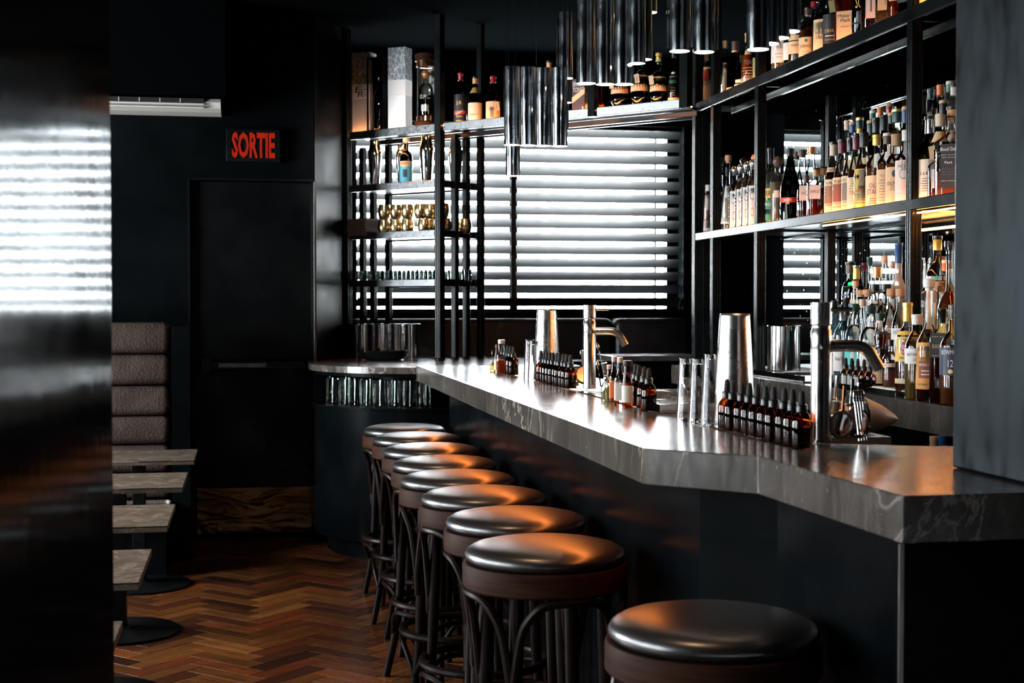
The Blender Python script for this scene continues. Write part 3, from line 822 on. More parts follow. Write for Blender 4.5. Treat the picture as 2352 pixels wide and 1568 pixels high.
pA, mA = pendant('low cluster of eight chromed tubes hanging before the bright blind',
    [(1176, 333, 154, 37, UA, 1), (1212, 334, 155, 37, UA + .0, 1), (1248, 335, 157, 37, UA + .0, 1), (1285, 336, 157, 37, UA, 1),
     (1194, 330, 156, 34, UA + .06, 0), (1230, 331, 158, 34, UA + .06, 0), (1267, 332, 158, 34, UA + .06, 0), (1178, 404, 180, 34, UA + .07, 1)], UA,
    [(1163, 155, UA), (1168, 155, UA), (1184, 155, UA), (1232, 158, UA + .03)])
pB, mB = pendant('slim cluster of three staggered chromed tubes with copper reflections',
    [(1299, 180, 30, 34, UB, 1), (1296, 236, 38, 33, UB + .07, 1), (1291, 300, 60, 30, UB + .12, 0)], UB, [(1294, 30, UB), (1303, 30, UB)])
pC, mC = pendant('wide cluster of chromed tubes, three lit ends in a level row',
    [(1346, 192, None, 45, UCc, 1), (1390, 194, None, 45, UCc, 1), (1433, 194, None, 45, UCc, 1), (1368, 188, None, 36, UCc + .07, 0), (1411, 188, None, 36, UCc + .07, 0)], UCc, [])
pD, mD = pendant('stepped cluster of chromed tubes with three lit ends at different heights',
    [(1463, 146, None, 40, UD, 1), (1478, 137, None, 40, UD + .07, 1), (1491, 29, None, 38, UD + .13, 1)], UD, [])
pE, mE = pendant('pair of broad lit chromed tubes beside the corner post',
    [(1561, 118, None, 50, UE, 1), (1617, 120, None, 50, UE, 1), (1589, 112, None, 44, UE + .06, 0), (1546, 112, None, 30, UE + .05, 0), (1638, 114, None, 24, UE + .04, 0)], UE, [])
pF, mF = pendant('row of four lit chromed tubes stepping upward near the bottle shelf',
    [(1741, 114, None, 54, UF, 1), (1764, 101, None, 54, UF + .03, 1), (1788, 88, None, 54, UF + .06, 1), (1811, 73, None, 56, UF + .09, 1)], UF, [])
for ms in (mA, mB, mC, mD, mE, mF):
    b = sum((m[0] for m in ms), Vector()) / len(ms)
    lamp('pendant_light', 'SPOT', (b.x, b.y, min(m[0].z for m in ms) - .03), 14, (1.0, .62, .34), (b.x, b.y, 0), spot_size=R(75), spot_blend=.7, shadow_soft_size=.05)

# ------------------------------------------------------------------ exit sign
e0 = at_y(519, 295, VD - .06); e1 = at_y(645, 372, VD - .06)
es = thing('exit_sign', 'black exit sign with tall dark red letters above the door', 'sign', ((e0.x + e1.x) / 2, VD - .001, (e0.z + e1.z) / 2))
hw_, hh_ = (e1.x - e0.x) / 2, (e0.z - e1.z) / 2
obj('sign_case', rbox(-hw_, hw_, -.055, 0, -hh_, hh_, .004), FRAME, es)
obj('face_frame', join(box(-hw_ + .006, hw_ - .006, -.060, -.055, hh_ - .018, hh_ - .006), box(-hw_ + .006, hw_ - .006, -.060, -.055, -hh_ + .006, -hh_ + .018),
    box(-hw_ + .006, -hw_ + .03, -.060, -.055, -hh_ + .018, hh_ - .018), box(hw_ - .022, hw_ - .006, -.060, -.055, -hh_ + .018, hh_ - .018)), FRAME, es)

# ------------------------------------------------------------------ lettering helper
_tx = {}
def text_geo(s):
    if s in _tx: return _tx[s]
    cu = bpy.data.curves.new('t', 'FONT'); cu.body = s.lstrip('*'); cu.offset = .035 if s[0] == '*' else 0.0; cu.size = 1.0; cu.resolution_u = 2
    o = bpy.data.objects.new('t', cu); C.objects.link(o)
    dg = bpy.context.evaluated_depsgraph_get(); dg.update()
    me = bpy.data.meshes.new_from_object(o.evaluated_get(dg))
    V = [(v.co.x, v.co.y) for v in me.vertices]; F = [tuple(p.vertices) for p in me.polygons]
    bpy.data.objects.remove(o); bpy.data.curves.remove(cu); bpy.data.meshes.remove(me)
    if V:
        x0, x1 = min(v[0] for v in V), max(v[0] for v in V); y0, y1 = min(v[1] for v in V), max(v[1] for v in V)
        V = [((v[0] - x0) / (x1 - x0) - .5, (v[1] - y0) / max(1e-6, y1 - y0) - .5) for v in V]
    _tx[s] = (V, F); return _tx[s]
def flat_text(s, w, h, y=0.0, cx=0, cz=0, slant=0.0, ang=0.0):
    V, F = text_geo(s)
    c, q = math.cos(ang), math.sin(ang); out = []
    for a, b in V:
        x = a * w + b * h * slant; z = b * h
        out.append((cx + x * c - z * q, y, cz + x * q + z * c))
    return out, F
def wrap_text(s, w, h, r, cz, a0=0.0, ang=0.0):
    V, F = text_geo(s); out = []
    c, q = math.cos(ang), math.sin(ang)
    for x, z in V:
        x, z = x * w, z * h; x, z = x * c - z * q, x * q + z * c
        t = x / r + a0; out.append((r * math.sin(t), -r * math.cos(t), cz + z))
    return out, F
RED = glow('dim_red_backlight', (0.75, 0.035, 0.015), 0.50)
obj('sign_lettering', flat_text('*SORTIE', 2 * hw_ * .79, 2 * hh_ * .80, -.0615), RED, es)

# ------------------------------------------------------------------ air conditioner under the soffit
a1 = at_y(511, 250, VD - .28); a0 = at_y(511, 219, VD - .28)
ac = thing('air_conditioner', 'off-white wall air conditioner tucked under the dark soffit', 'air conditioner', (a1.x - .5, VD - .15, sz - .01))
z1 = -.002; zb_ = a1.z - sz
prof = [(-.13, z1), (-.15, zb_ * .35), (-.12, zb_ * .8), (-.04, zb_), (.145, zb_), (.145, z1)]
V = [(x, y, z) for x in (-.6, .49) for y, z in prof]; n = len(prof)
F = [tuple(range(n)), tuple(reversed(range(n, 2 * n)))] + [(i, i + n, (i + 1) % n + n, (i + 1) % n) for i in range(n)]
obj('casing', (V, F), WHITEP, ac)
obj('air_slot', box(-.6, .40, -.154, -.13, zb_ * .42, -.004), plain('dark_slot', (0.01, 0.01, 0.01), .5), ac)
obj('louvre', join(rbox(-.6, .40, -.165, -.145, zb_ * .62, zb_ * .50, .002, 1), rbox(-.6, .40, -.160, -.13, zb_ * .90, zb_ * .78, .002, 1)), WHITEP, ac)
for i in range(8): obj('vane', box(-.5 + i * .11, -.496 + i * .11, -.157, -.14, zb_ * .45, -.006), WHITEP, ac)

# ------------------------------------------------------------------ things on the bar
def place(px, py, z): return at_z(px, py, z)
AMB = thin('amber_glass', (0.50, 0.17, 0.025), 0.2, 0.7)
AMBL = thin('dark_amber_liquid', (0.035, 0.010, 0.004), 0.4, .4)
def make_dropper():
    t = thing('dropper_bottle', 'x', 'dropper bottle')
    obj('glass_body', lathe([(.0205, 0), (.0215, .002), (.0215, .052), (.0195, .062), (.012, .071), (.0095, .074), (.0095, .079)], 24), AMB, t, True)
    obj('liquid', lathe([(.0195, .002), (.0195, .044)], 20), AMBL, t, True)
    obj('collar', lathe([(.0105, .0725), (.0115, .073), (.0115, .087), (.0105, .0885)], 18), BLACKCAP, t, True)
    obj('rubber_bulb', lathe([(.0068, .0885), (.0072, .092), (.0066, .104), (.0055, .112), (.003, .1155), (.0008, .116)], 14), RUBBER, t, True)
    return t
dr0 = make_dropper(); first = True
def droprow(p_near, p_far, n, group, where, jit=.002, z=BZ, scale=1.0):
    global first
    A = place(*p_near, z); B = place(*p_far, z)
    for i in range(n):
        p = A.lerp(B, i / (n - 1)) + Vector((rnd.uniform(-jit, jit), rnd.uniform(-.001, .001), 0))
        if first: o = dr0; o.location = p; first = False
        else: o = dup(dr0, p)
        o.location.z = z + .0005
        o.rotation_euler = (0, 0, rnd.uniform(0, 6)); o['group'] = group
        if scale != 1.0: o.scale = (scale,) * 3
        if i == 0: o['label'] = 'nearest amber dropper bottle of ' + where
        elif i == n - 1: o['label'] = 'farthest amber dropper bottle of ' + where
        else: o['label'] = ORD[i] + ' amber dropper bottle, counting from the near end of ' + where
droprow((1843, 1030), (1668, 986), 10, 'dropper bottles beside the near faucet', 'the row beside the near faucet')
droprow((1489, 943), (1450, 922), 5, 'dropper bottles in the middle of the bar', 'the middle row of five')
droprow((1309, 892), (1243, 876), 10, 'dropper bottles beside the far faucet', 'the row beside the far faucet')
droprow((1178, 861), (1155, 852), 5, 'dropper bottles at the far end of the bar', 'the small farthest row')

def faucet(px, py, label, h=.28, r=.0215):
    p = at_x(px, py, 1.115); 
    p = at_z(px, py, BZ + .002)
    t = thing('steel_faucet', label, 'faucet', (p.x, p.y, BZ + .003), 0)
    obj('faucet_body', lathe([(r * 1.15, 0), (r * 1.15, .003), (r, .004), (r, h * .66), (r * .985, h * .663), (r, h * .667), (r, h * .80), (r * .90, h * .81), (r * .90, h * .835), (r * 1.02, h * .845), (r * 1.02, h), (r * .9, h + .001)], 32), STEEL, t, True)
    c, s = math.cos(R(-10.5)), math.sin(R(-10.5))
    pts = [(0.0, 0, h * .685), (.045, 0, h * .69), (.078, 0, h * .685), (.098, 0, h * .65), (.112, 0, h * .58), (.122, 0, h * .52)]
    obj('spout', tube(spline([(x * c, x * s, z) for x, y, z in pts], 4), .0125, 16), STEEL, t, True)
    obj('lever', tube([(r * .9 * c, r * .9 * s, h * .95), (.064 * c, .064 * s, h * .95)], .0048, 10), STEELP, t, True)
    return t
faucet(1354, 893, 'brushed steel bar faucet standing behind the far dropper bottle row', .283)
faucet(1885, 1014, 'larger-looking brushed steel faucet beside the strainers at the near sink', .290)

def tin(px, pyb, wb, wt, pyt, label, two=True, z=BZ):
    p = place(px, pyb, z); d = (p - CO).dot(ray(1176, 784)); rb_ = wb / FPX * d / 2; rt = wt / FPX * d / 2
    h = at_y(px, pyt, p.y).z - z
    t = thing('shaker_tin', label, 'cocktail shaker', (p.x, p.y, z + .0005))
    m = .30 * h
    rm = rb_ + (rt - rb_) * .30
    obj('inner_tin', lathe([(rb_ * .98, 0), (rb_, .002), (rm * .995, m)], 36, cap1=False), TIN, t, True)
    obj('outer_tin', lathe([(rm * 1.03, m * .95), (rm * 1.03, m), (rm * 1.02, m + .003), (rt * 1.04, h - .012), (rt * 1.02, h - .008), (rt * 1.04, h - .004), (rt * .96, h), (rt * .9, h - .004)], 36), TIN, t, True)
    return t
tin(1256, 872, 62, 44, 709, 'tall stacked steel shaker tins upside down by the far dropper row')
tin(1687, 980, 96, 68, 720, 'tall scuffed steel shaker tins upside down beside the near dropper row')

def pint(px, pyb, w, h, label):
    p = place(px, pyb, BZ); d = (p - CO).dot(ray(1176, 784)); r = w / FPX * d / 2
    t = thing('mixing_glass', label, 'glass', (p.x, p.y, BZ + .0005)); rt = r * .68
    obj('glass_wall', lathe([(r, 0), (rt, h), (rt * .88, h + .001), (rt * .86, h - .012), (r * .93, .0005)], 32, cap0=False, cap1=False), GLASS, t, True)
    obj('thick_base', lathe([(rt * .85, h - .012), (rt * .875, h)], 32), GLASS, t, True)
    return t
pint(1578, 968, 52, .155, 'upturned clear mixing glass, second from the far end of the cluster')
pint(1606, 974, 52, .157, 'upturned clear mixing glass in front, at the middle of the cluster')
pint(1634, 978, 50, .170, 'upturned clear mixing glass touching the near shaker tins')
pint(1217, 869, 30, .150, 'upturned clear glass beside the far shaker tins')
pint(1226, 873, 28, .148, 'upturned clear glass partly hidden behind the far dropper bottles')

# hawthorne strainers, conical sieve, loose handles at the near sink
def coil(label, px, py, rr, tilt, rzz, z=BZ + .006):
    p = place(px, py, z)
    t = thing('coil_strainer', label, 'strainer', (p.x, p.y, z), rzz)
    M = Matrix.Rotation(R(90 - tilt), 3, 'X')
    n = 110
    pts = [(rr * math.cos(2 * PI * i / n), rr * math.sin(2 * PI * i / n), 0) for i in range(n)]
    g = tube(pts, .0045, 8, True, rad=[.0052 if i % 2 else .0040 for i in range(n)]); g = xf(g, M); g = move(g, 0, 0, rr + .007)
    obj('spring_coil', g, STEELP, t, True)
    g = lathe([(rr - .012, -.001), (rr - .002, .001)], 28); g = xf(g, M); obj('strainer_plate', move(g, 0, 0, rr + .007), STEELP, t, True)
    g = tube(spline([(0, rr, 0), (0, rr + .03, .002), (0, rr + .055, .006)], 3), .0042, 8); g = xf(g, M)
    obj('strainer_handle', move(g, 0, 0, rr + .007), STEELP, t, True)
    return t
coil('coil strainer resting against the near faucet, dark centre plate showing', 1916, 1004, .036, 20, R(-35))
coil('coil strainer leaning second from the near faucet', 1932, 1010, .026, 14, R(-50))
coil('coil strainer in the middle of the leaning strainers', 1950, 1009, .033, 12, R(-56))
coil('coil strainer next to the four upright handles', 1967, 1011, .029, 10, R(-62))
for i in range(4):
    p = place(1974 + i * 6, 1012, BZ + .006)
    t = thing('bar_spoon', ORD[i] + ' of four steel handles standing beside the cone sieve', 'bar spoon', p, 0, 'steel handles beside the sieve')
    obj('shaft', tube([(0, 0, 0), (-.010, .002, .082)], .0024, 8), STEELP, t, True)
    obj('knob', lathe([(.001, .079), (.0042, .082), (.0038, .090), (.0045, .098), (.003, .104), (.0005, .106)], 12), STEELP, t, True).location = (-.010, .004, 0)
p = place(2020, 1008, BZ + .006)
cs = thing('cone_sieve', 'fine mesh conical sieve lying on its side by the near sink', 'sieve', p, R(0))
g = lathe([(.001, 0), (.010, .010), (.028, .045), (.041, .085)], 40, cap1=False)
g = xf(g, Matrix.Rotation(R(-84), 3, 'Y')); 
kk = N('fine_steel_mesh'); vv = kk.coord('Object'); wv = kk.n('ShaderNodeTexWave'); wv.wave_type = 'BANDS'; wv.bands_direction = 'X'; kk.l(vv, wv.inputs[0]); wv.inputs['Scale'].default_value = 160
kk.bsdf(**{'Base Color': (0.55, 0.55, 0.52), 'Metallic': 0.5, 'Roughness': 0.55, 'Normal': kk.bump(wv.outputs[1], 0.7, 0.001)})
g = move(g, .042, 0, .041)
obj('mesh_cone', g, kk.m, cs, True)
g = ring(.0415, .0022, 0, 40, 8); g = xf(g, Matrix.Rotation(R(90), 3, 'Y')); obj('sieve_rim', move(g, -.041, 0, .044), STEELP, cs, True)
obj('sieve_stay', tube([(-.041, 0, .086), (.036, 0, .046)], .0012, 6), STEELP, cs, True)

# jiggers, spoons and small strainer by the far faucet
def spoon(px, py, z, lean, h, label, rzz=0):
    p = place(px, py, z); t = thing('bar_spoon', label, 'bar spoon', p, rzz, 'twisted spoons by the far faucet')
    path = [(lean * k / 14, .0006 * math.cos(k * 1.7), h * k / 14) for k in range(15)]
    obj('twisted_shaft', tube(path, .0026, 6, rad=[.0026 + .0007 * (k % 2) for k in range(15)]), STEELP, t)
    obj('spoon_bowl', xf(lathe([(.001, 0), (.006, .006), (.0065, .012), (.003, .022), (.001, .026)], 12, aspect=.5), Matrix.Rotation(math.atan2(lean, h), 3, 'Y')), STEELP, t, True).location = (lean, 0, h - .004)
    return t
spoon(1392, 884, BZ + .001, -.028, .13, 'twisted bar spoon leaning toward the far faucet')
spoon(1380, 888, BZ + .001, -.010, .07, 'short twisted spoon just behind the far faucet')
spoon(1352, 880, BZ + .001, -.024, .10, 'twisted bar spoon whose tip shows behind the far faucet body')
def jigger(px, py, z, r, h, label, tilt=0):
    p = place(px, py, z); t = thing('steel_jigger', label, 'jigger', p)
    g = lathe([(r * .8, 0), (r * .25, h * .42), (r * .25, h * .5), (r, h), (r * .92, h), (r * .2, h * .52)], 24)
    obj('double_cone', xf(g, Matrix.Rotation(R(tilt), 3, 'Y')), STEELP, t, True); return t
jigger(1327, 886, BZ + .001, .010, .042, 'tiny double-ended steel jigger between dropper row and faucet')
jigger(1398, 880, BZ + .006, .012, .075, 'slim steel jigger tilting away behind the far sink', -14)
coil('round coil strainer standing just behind the far faucet', 1340, 884, .030, 8, R(10))

# little flavouring bottles next to the dropper rows
def vial(px, pyb, pyt, w, label, body, cap, lab=None, r_neck=.45, cork=False, square=False, z=BZ, cat='small bottle', wrap=None, liq=None):
    p = place(px, pyb, z); d = (p - CO).dot(ray(1176, 784)); r = w / FPX * d / 2; h = at_y(px, pyt, p.y).z - z
    t = thing('small_bottle', label, cat, (p.x, p.y, z + .0005), math.atan2(-p.x, p.y) - .2)
    pw = 5.0 if square else 2.0
    obj('glass_body', lathe([(r * .95, 0), (r, .002), (r, h * .50), (r * .9, h * .58), (r * r_neck, h * .72), (r * r_neck, h * .90)], 24, pw), body, t, True)
    if liq: obj('liquid', lathe([(r * .9, .003), (r * .9, h * .40)], 20, pw), liq, t, True)
    obj('stopper', lathe([(r * r_neck * 1.15, h * .88), (r * r_neck * 1.2, h * .9), (r * r_neck * 1.2, h * .99), (r * r_neck, h)], 18), cap, t, True)
    if wrap: obj('neck_wrap', lathe([(r * r_neck * 1.12, h * (.66 if wrap is BLACKCAP else .70)), (r * r_neck * 1.12, h * (.87 if wrap is BLACKCAP else .735))], 20, cap0=False, cap1=False), wrap, t, True)
    if lab:
        obj('paper_label', lathe_arc(r * 1.02, .10 * h, .46 * h, -75, 75, pw), lab, t, True)
    return t
def lathe_arc(r, z0, z1, a0, a1, power=2.0, n=14):
    V = []; F = []
    for i in range(n + 1):
        a = R(a0 + (a1 - a0) * i / n) - PI / 2; c, s = math.cos(a), math.sin(a)
        q = 1.0 if power == 2.0 else 1.0 / ((abs(c) ** power + abs(s) ** power) ** (1 / power))
        V += [(r * q * c, r * q * s, z0), (r * q * c, r * q * s, z1)]
    for i in range(n): F.append((2 * i, 2 * i + 2, 2 * i + 3, 2 * i + 1))
    return V, F
OR_L = thin('orange_liquid', (0.95, 0.26, 0.04), 0.6, .4, .55)
OIL_L = thin('olive_liquid', (0.60, 0.52, 0.10), 0.6, .4, .35)
YEL_L = thin('yellow_liquid', (0.85, 0.62, 0.10), 0.6, .4, .35)
CLIPC = plain('pink_clear_cap', (0.75, 0.55, 0.48), 0.2)
PURP = plain('magenta_band', (0.25, 0.02, 0.09), 0.4)
vial(1132, 852, 804, 14, 'little yellow dropper vial at the far end of the small bottles', TGLASS, RUBBER, None, .4, liq=YEL_L)
vial(1141, 855, 792, 12, 'slim pale bottle behind the far orange syrup bottle', TGLASS, plain('dark_red_cap', (.2, .02, .03), .4), PAPERW)
vial(1152, 858, 780, 22, 'clear square bottle of orange syrup with pinkish cap, far end', TGLASS, CLIPC, None, .62, square=True, liq=OR_L)
vial(1390, 920, 862, 20, 'short round vial of pale oil beside the middle group', TGLASS, TGLASS, None, .45, liq=OIL_L)
vial(1399, 922, 838, 22, 'clear slim bottle holding pale olive liquid, middle group', TGLASS, CLIPC, None, .42, liq=OIL_L)
vial(1411, 924, 818, 22, 'small bottle with an orange label and clear pink cap', TGLASS, CLIPC, plain('orange_label', (.80, .18, .03), .6), .5, square=True, liq=OR_L)
vial(1424, 930, 820, 24, 'small bottle with a dark neck wrap and white label', TGLASS, CLIPC, PAPERW, .48, square=True, wrap=BLACKCAP)
vial(1441, 934, 828, 26, 'tall brown vial with magenta neck ring above the dropper row', AMB, plain('brown_cap', (.03, .012, .008), .35), PAPERW, .72, wrap=PURP)

# small steel trays and boxes on the inner side of the bar
def tray(x0, x1, y0, y1, z0, z1, label, m=STEELP, nm='steel_tray', cat='tray'):
    t = thing(nm, label, cat, ((x0 + x1) / 2, (y0 + y1) / 2, z0))
    a, b = (x1 - x0) / 2, (y1 - y0) / 2; w = .004
    obj('base_plate', box(-a, a, -b, b, 0, .003), m, t)
    obj('tray_rim', join(box(-a, -a + w, -b, b, .003, z1 - z0), box(a - w, a, -b, b, .003, z1 - z0), box(-a + w, a - w, -b, -b + w, .003, z1 - z0), box(-a + w, a - w, b - w, b, .003, z1 - z0)), m, t)
    return t
tray(1.08, 1.34, 3.66, 3.86, BZ - .002, BZ + .022, 'shallow steel tray behind the upturned mixing glasses')
q = at_z(1530, 900, BZ)
tray(1.40, 1.62, 4.7, 5.0, BZ - .12, BZ - .02, 'open steel box behind the middle dropper bottles', WORK, 'steel_box', 'box')
bx = bpy.data.objects['steel_box']; obj('box_stand', box(-.10, .10, -.14, .14, -(BZ - .12), -.001), BLACK, bx)
p = at_z(2035, 897, CZ)
ts1 = tray(2.245, 2.36, 4.92, 5.28, CZ + .001, CZ + .024, 'low steel tray on the back counter holding small labelled droppers')
ts2 = tray(2.245, 2.36, 4.62, 4.915, CZ + .001, CZ + .024, 'low steel tray with a white cloth beside the yellow-label bottle')
tag(obj('folded_cloth', rbox(2.252, 2.352, 4.64, 4.90, CZ + .005, CZ + .029, .006, 3), PAPERW), 'folded white bar cloth lying in the low steel tray', 'cloth')
# steel canisters
def can(p, r, h, label, group, z):
    t = thing('steel_canister', label, 'canister', (p.x, p.y, z), 0, group)
    obj('canister_wall', lathe([(r, 0), (r, h), (r * .97, h), (r * .97, .004)], 40, cap1=False), STEELP, t, True)
    obj('rolled_rim', ring(r, .0022, h, 40, 6), STEELP, t, True); return t
for i, (px, w, off) in enumerate(((828, 60, .0), (868, 60, .05), (905, 60, .12), (937, 56, .17))):
    p = at_diag(px, 825, .02 + off); d = (p - CO).dot(ray(1176, 784)); p.z = LZ
    can(p, w / FPX * d / 2 , at_diag(px, 744, .02 + off).z - LZ, ORD[i] + ' polished steel canister from the door side on the round counter', 'canisters on the round counter', LZ + .001)
p = at_x(1800, 846, 2.40); can(p, .075, .20, 'polished steel canister on the drainer of the back counter', None, CZ + .031)
# black serving trays on the round counter
p = at_diag(880, 832, -.20)
for i in range(3):
    t = thing('serving_tray', ['bottom', 'middle', 'top'][i] + ' black oval serving tray in the stack on the round counter', 'tray', (p.x, p.y, LZ + .001 + .012 * i), R(-20), 'stacked black serving trays')
    obj('tray_dish', xf(lathe([(.10, 0), (.135, .012), (.15, .028), (.146, .029), (.132, .015), (.10, .004)], 40, aspect=.62), Matrix.Rotation(R(0 if i < 2 else -3), 3, 'Y')), BLACKCAP, t, True)

# glasses
def tumbler(r, h):
    t = thing('tumbler', 'x', 'glass')
    obj('glass_wall', lathe([(r * .86, 0), (r * .9, .002), (r, h), (r * .93, h), (r * .82, .012)], 16, cap1=True), TGLASS, t, True); return t
zt_ = shz[2] + .0225
fst = None; cnt = 0
for row, off in enumerate((.05, .13, .21)):
    xs = [828, 848, 868, 888, 908, 928, 948, 968, 988] if row == 0 else ([838, 858, 878, 898, 918, 938, 958, 978, 998] if row == 1 else [1024, 1040, 1056, 1072])
    for i, px in enumerate(xs):
        p = at_diag(px, 640, off)
        if fst is None: fst = tumbler(.031, .078); o = fst
        else: o = dup(fst, p)
        o.location = (p.x, p.y, zt_ + .0005)
        o['group'] = 'tumblers on the lowest shelf of the diagonal unit'
        o['label'] = ORD[i] + ' clear tumbler from the door in the ' + ('front', 'middle', 'back')[row] + ' row of the lowest diagonal shelf'
for row in range(2):
    for i in range(11):
        a = R(172 + i * 9.5 + row * 4)
        r_ = .50 - row * .085
        o = dup(fst, (cc.x + r_ * math.cos(a), cc.y - .10 + r_ * 1.06 * math.sin(a), .8155)); o.scale = (1.05, 1.05, 1.75)
        o['group'] = 'highball glasses in the curved cabinet'; o['label'] = ORD[i] + ' tall glass from the door, ' + ('outer', 'inner')[row] + ' row, open shelf of the curved cabinet'
# hammered brass mugs
def mk_hammer():
    k = N('hammered_brass'); v = k.coord('Object'); vo = k.n('ShaderNodeTexVoronoi'); k.l(v, vo.inputs['Vector']); vo.inputs['Scale'].default_value = 190
    k.bsdf(**{'Base Color': (0.62, 0.47, 0.26), 'Metallic': 1.0, 'Roughness': 0.24, 'Normal': k.bump(vo.outputs[0], 0.35, 0.0012)}); return k.m
HAM = mk_hammer()
zm = shz[1] + .0225; fst2 = None; H_ = .092
bot = [(882, .03), (909, .05), (936, .06), (974, .07), (999, .14), (1022, .13), (1068, .24)]
topr = [(883, .03), (910, .05), (936, .06), (966, .09), (988, .12), (1018, .13)]
for lvl, row in enumerate((bot, topr)):
    for i, (px, off) in enumerate(row):
        p = at_diag(px, 500, off)
        if fst2 is None:
            t = thing('brass_mug', 'x', 'mug'); r = .041
            obj('mug_body', lathe([(r * .62, 0), (r * .85, .015), (r, .045), (r * .95, .068), (r * .80, .088), (r * .80, .0915), (r * .72, .0915), (r * .85, .06), (r * .5, .006)], 28), HAM, t, True)
            obj('stud_band', ring(r * .99, .0012, .058, 32, 5), HAM, t, True); fst2 = t; o = t
        else: o = dup(fst2, p)
        o.location = (p.x, p.y, zm + .0005 + lvl * (H_ + .0005)); o.rotation_euler = (0, 0, i)
        o['group'] = 'hammered brass mugs on the diagonal shelf'
        o['label'] = ('lower' if lvl == 0 else 'upper') + ' layer hammered brass mug, ' + ORD[i] + ' from the menu stack'
# stack of brown menus
for i in range(9):
    p = at_diag(834, 530, .05)
    o = obj('menu_folder', rbox(-.085, .085, -.07, .07, 0, .0105, .0015, 1), plain('brown_card', (.075, .042, .032), .6))
    o.location = (p.x, p.y, zm + .0006 + i * .0118); o.rotation_euler = (0, 0, dang + rnd.uniform(-.06, .06))
    tag(o, ['lowest', 'second', 'third', 'fourth', 'fifth', 'sixth', 'seventh', 'eighth', 'topmost'][i] + (' brown card menu in the stack beside the brass mugs' if i in (0, 8) else ' brown card menu from the bottom of the stack by the mugs'), 'menu', 'brown menus stacked beside the brass mugs')
# bell-topped steel shakers on the second shelf
zs_ = shz[0] + .0225
fst3 = None
for i, (px, off, yt) in enumerate(((861, .05, 322), (925, .19, 331), (980, .05, 311), (1046, .20, 322))):
    p = at_diag(px, 415, off); h = at_diag(px, yt, off).z - zs_
    t = thing('cobbler_shaker', ['waisted steel shaker nearest the door on the second diagonal shelf', 'waisted steel shaker behind the blue-labelled bottle',
        'waisted steel shaker beside the corner post on the second shelf', 'waisted steel shaker behind the inner posts of the diagonal unit'][i], 'cocktail shaker', (p.x, p.y, zs_ + .0005))
    r = .043
    obj('shaker_body', lathe([(r * .62, 0), (r * .66, .004), (r * .98, h * .62), (r, h * .70)], 32), STEELP, t, True)
    obj('shaker_top', lathe([(r * 1.03, h * .69), (r * 1.03, h * .73), (r * .86, h * .84), (r * .74, h * .90), (r * .78, h * .99), (r * .7, h)], 32), STEELP, t, True)

# ------------------------------------------------------------------ bottles
GL = {'clear': TGLASS,
      'green': thin('green_glass', (0.05, 0.30, 0.12), 0.3, 1.2), 'olive': thin('olive_glass', (0.30, 0.30, 0.07), 0.3, 1.2),
      'black': thin('near_black_glass', (0.012, 0.016, 0.012), 0.4, 1.1), 'brown': thin('brown_glass', (0.16, 0.045, 0.012), 0.3, 1.1),
      'blue': thin('pale_blue_glass', (0.55, 0.84, 0.92), 0.35, 1.2, .10), 'frost': thin('frosted_glass', (0.75, 0.72, 0.68), 0.7, .5, .75)}
LQ = {'amber': thin('whisky_liquid', (0.62, 0.20, 0.045), 0.45, .5, .28), 'dark': thin('dark_whisky_liquid', (0.30, 0.065, 0.02), 0.45, .5, .22),
      'red': thin('red_liquid', (0.55, 0.05, 0.02), 0.5, .5, .30), 'clear': thin('clear_spirit', (0.90, 0.93, 0.92), 0.7, .5, .05),
      'peach': thin('peach_liquid', (0.88, 0.66, 0.48), 0.7, .5, .45), 'pink': thin('pink_liquid', (0.75, 0.36, 0.30), 0.6, .5, .35), 'black': thin('black_liquid', (0.02, 0.008, 0.006), .5, .4),
      'gold': thin('golden_liquid', (0.85, 0.55, 0.15), 0.6, .5, .25)}
def cp(n, c, r=.35, m=0.0): return plain(n, c, r, m)
CP = {'black': BLACKCAP, 'burg': cp('burgundy_foil', (.16, .015, .03)), 'gold': cp('gold_foil', (.72, .50, .16), .3, .8), 'cork': cp('cork', (.50, .30, .17), .7),
      'pcork': cp('pale_cork', (.68, .54, .40), .6), 'orange': cp('orange_foil', (.75, .20, .04), .4), 'green': cp('green_foil', (.01, .16, .09), .35), 'dgreen': cp('dark_green_foil', (.012, .05, .045), .35),
      'blue': cp('blue_foil', (.015, .07, .22), .35), 'white': cp('white_cap', (.72, .68, .64), .4), 'silver': cp('silver_cap', (.62, .62, .62), .25, 1.0), 'copper': cp('copper_cap', (.80, .36, .16), .3, .7),
      'redwax': cp('red_wax', (.30, .01, .02), .25), 'tan': cp('tan_cap', (.62, .36, .16), .5), 'brown': cp('brown_foil', (.10, .05, .035), .4), 'cream': cp('cream_foil', (.66, .56, .42), .5),
      'glass': thin('stopper_glass', (.8, .78, .74), .4, 1.4), 'yfoil': cp('yellow_foil', (.80, .56, .12), .3, .5)}
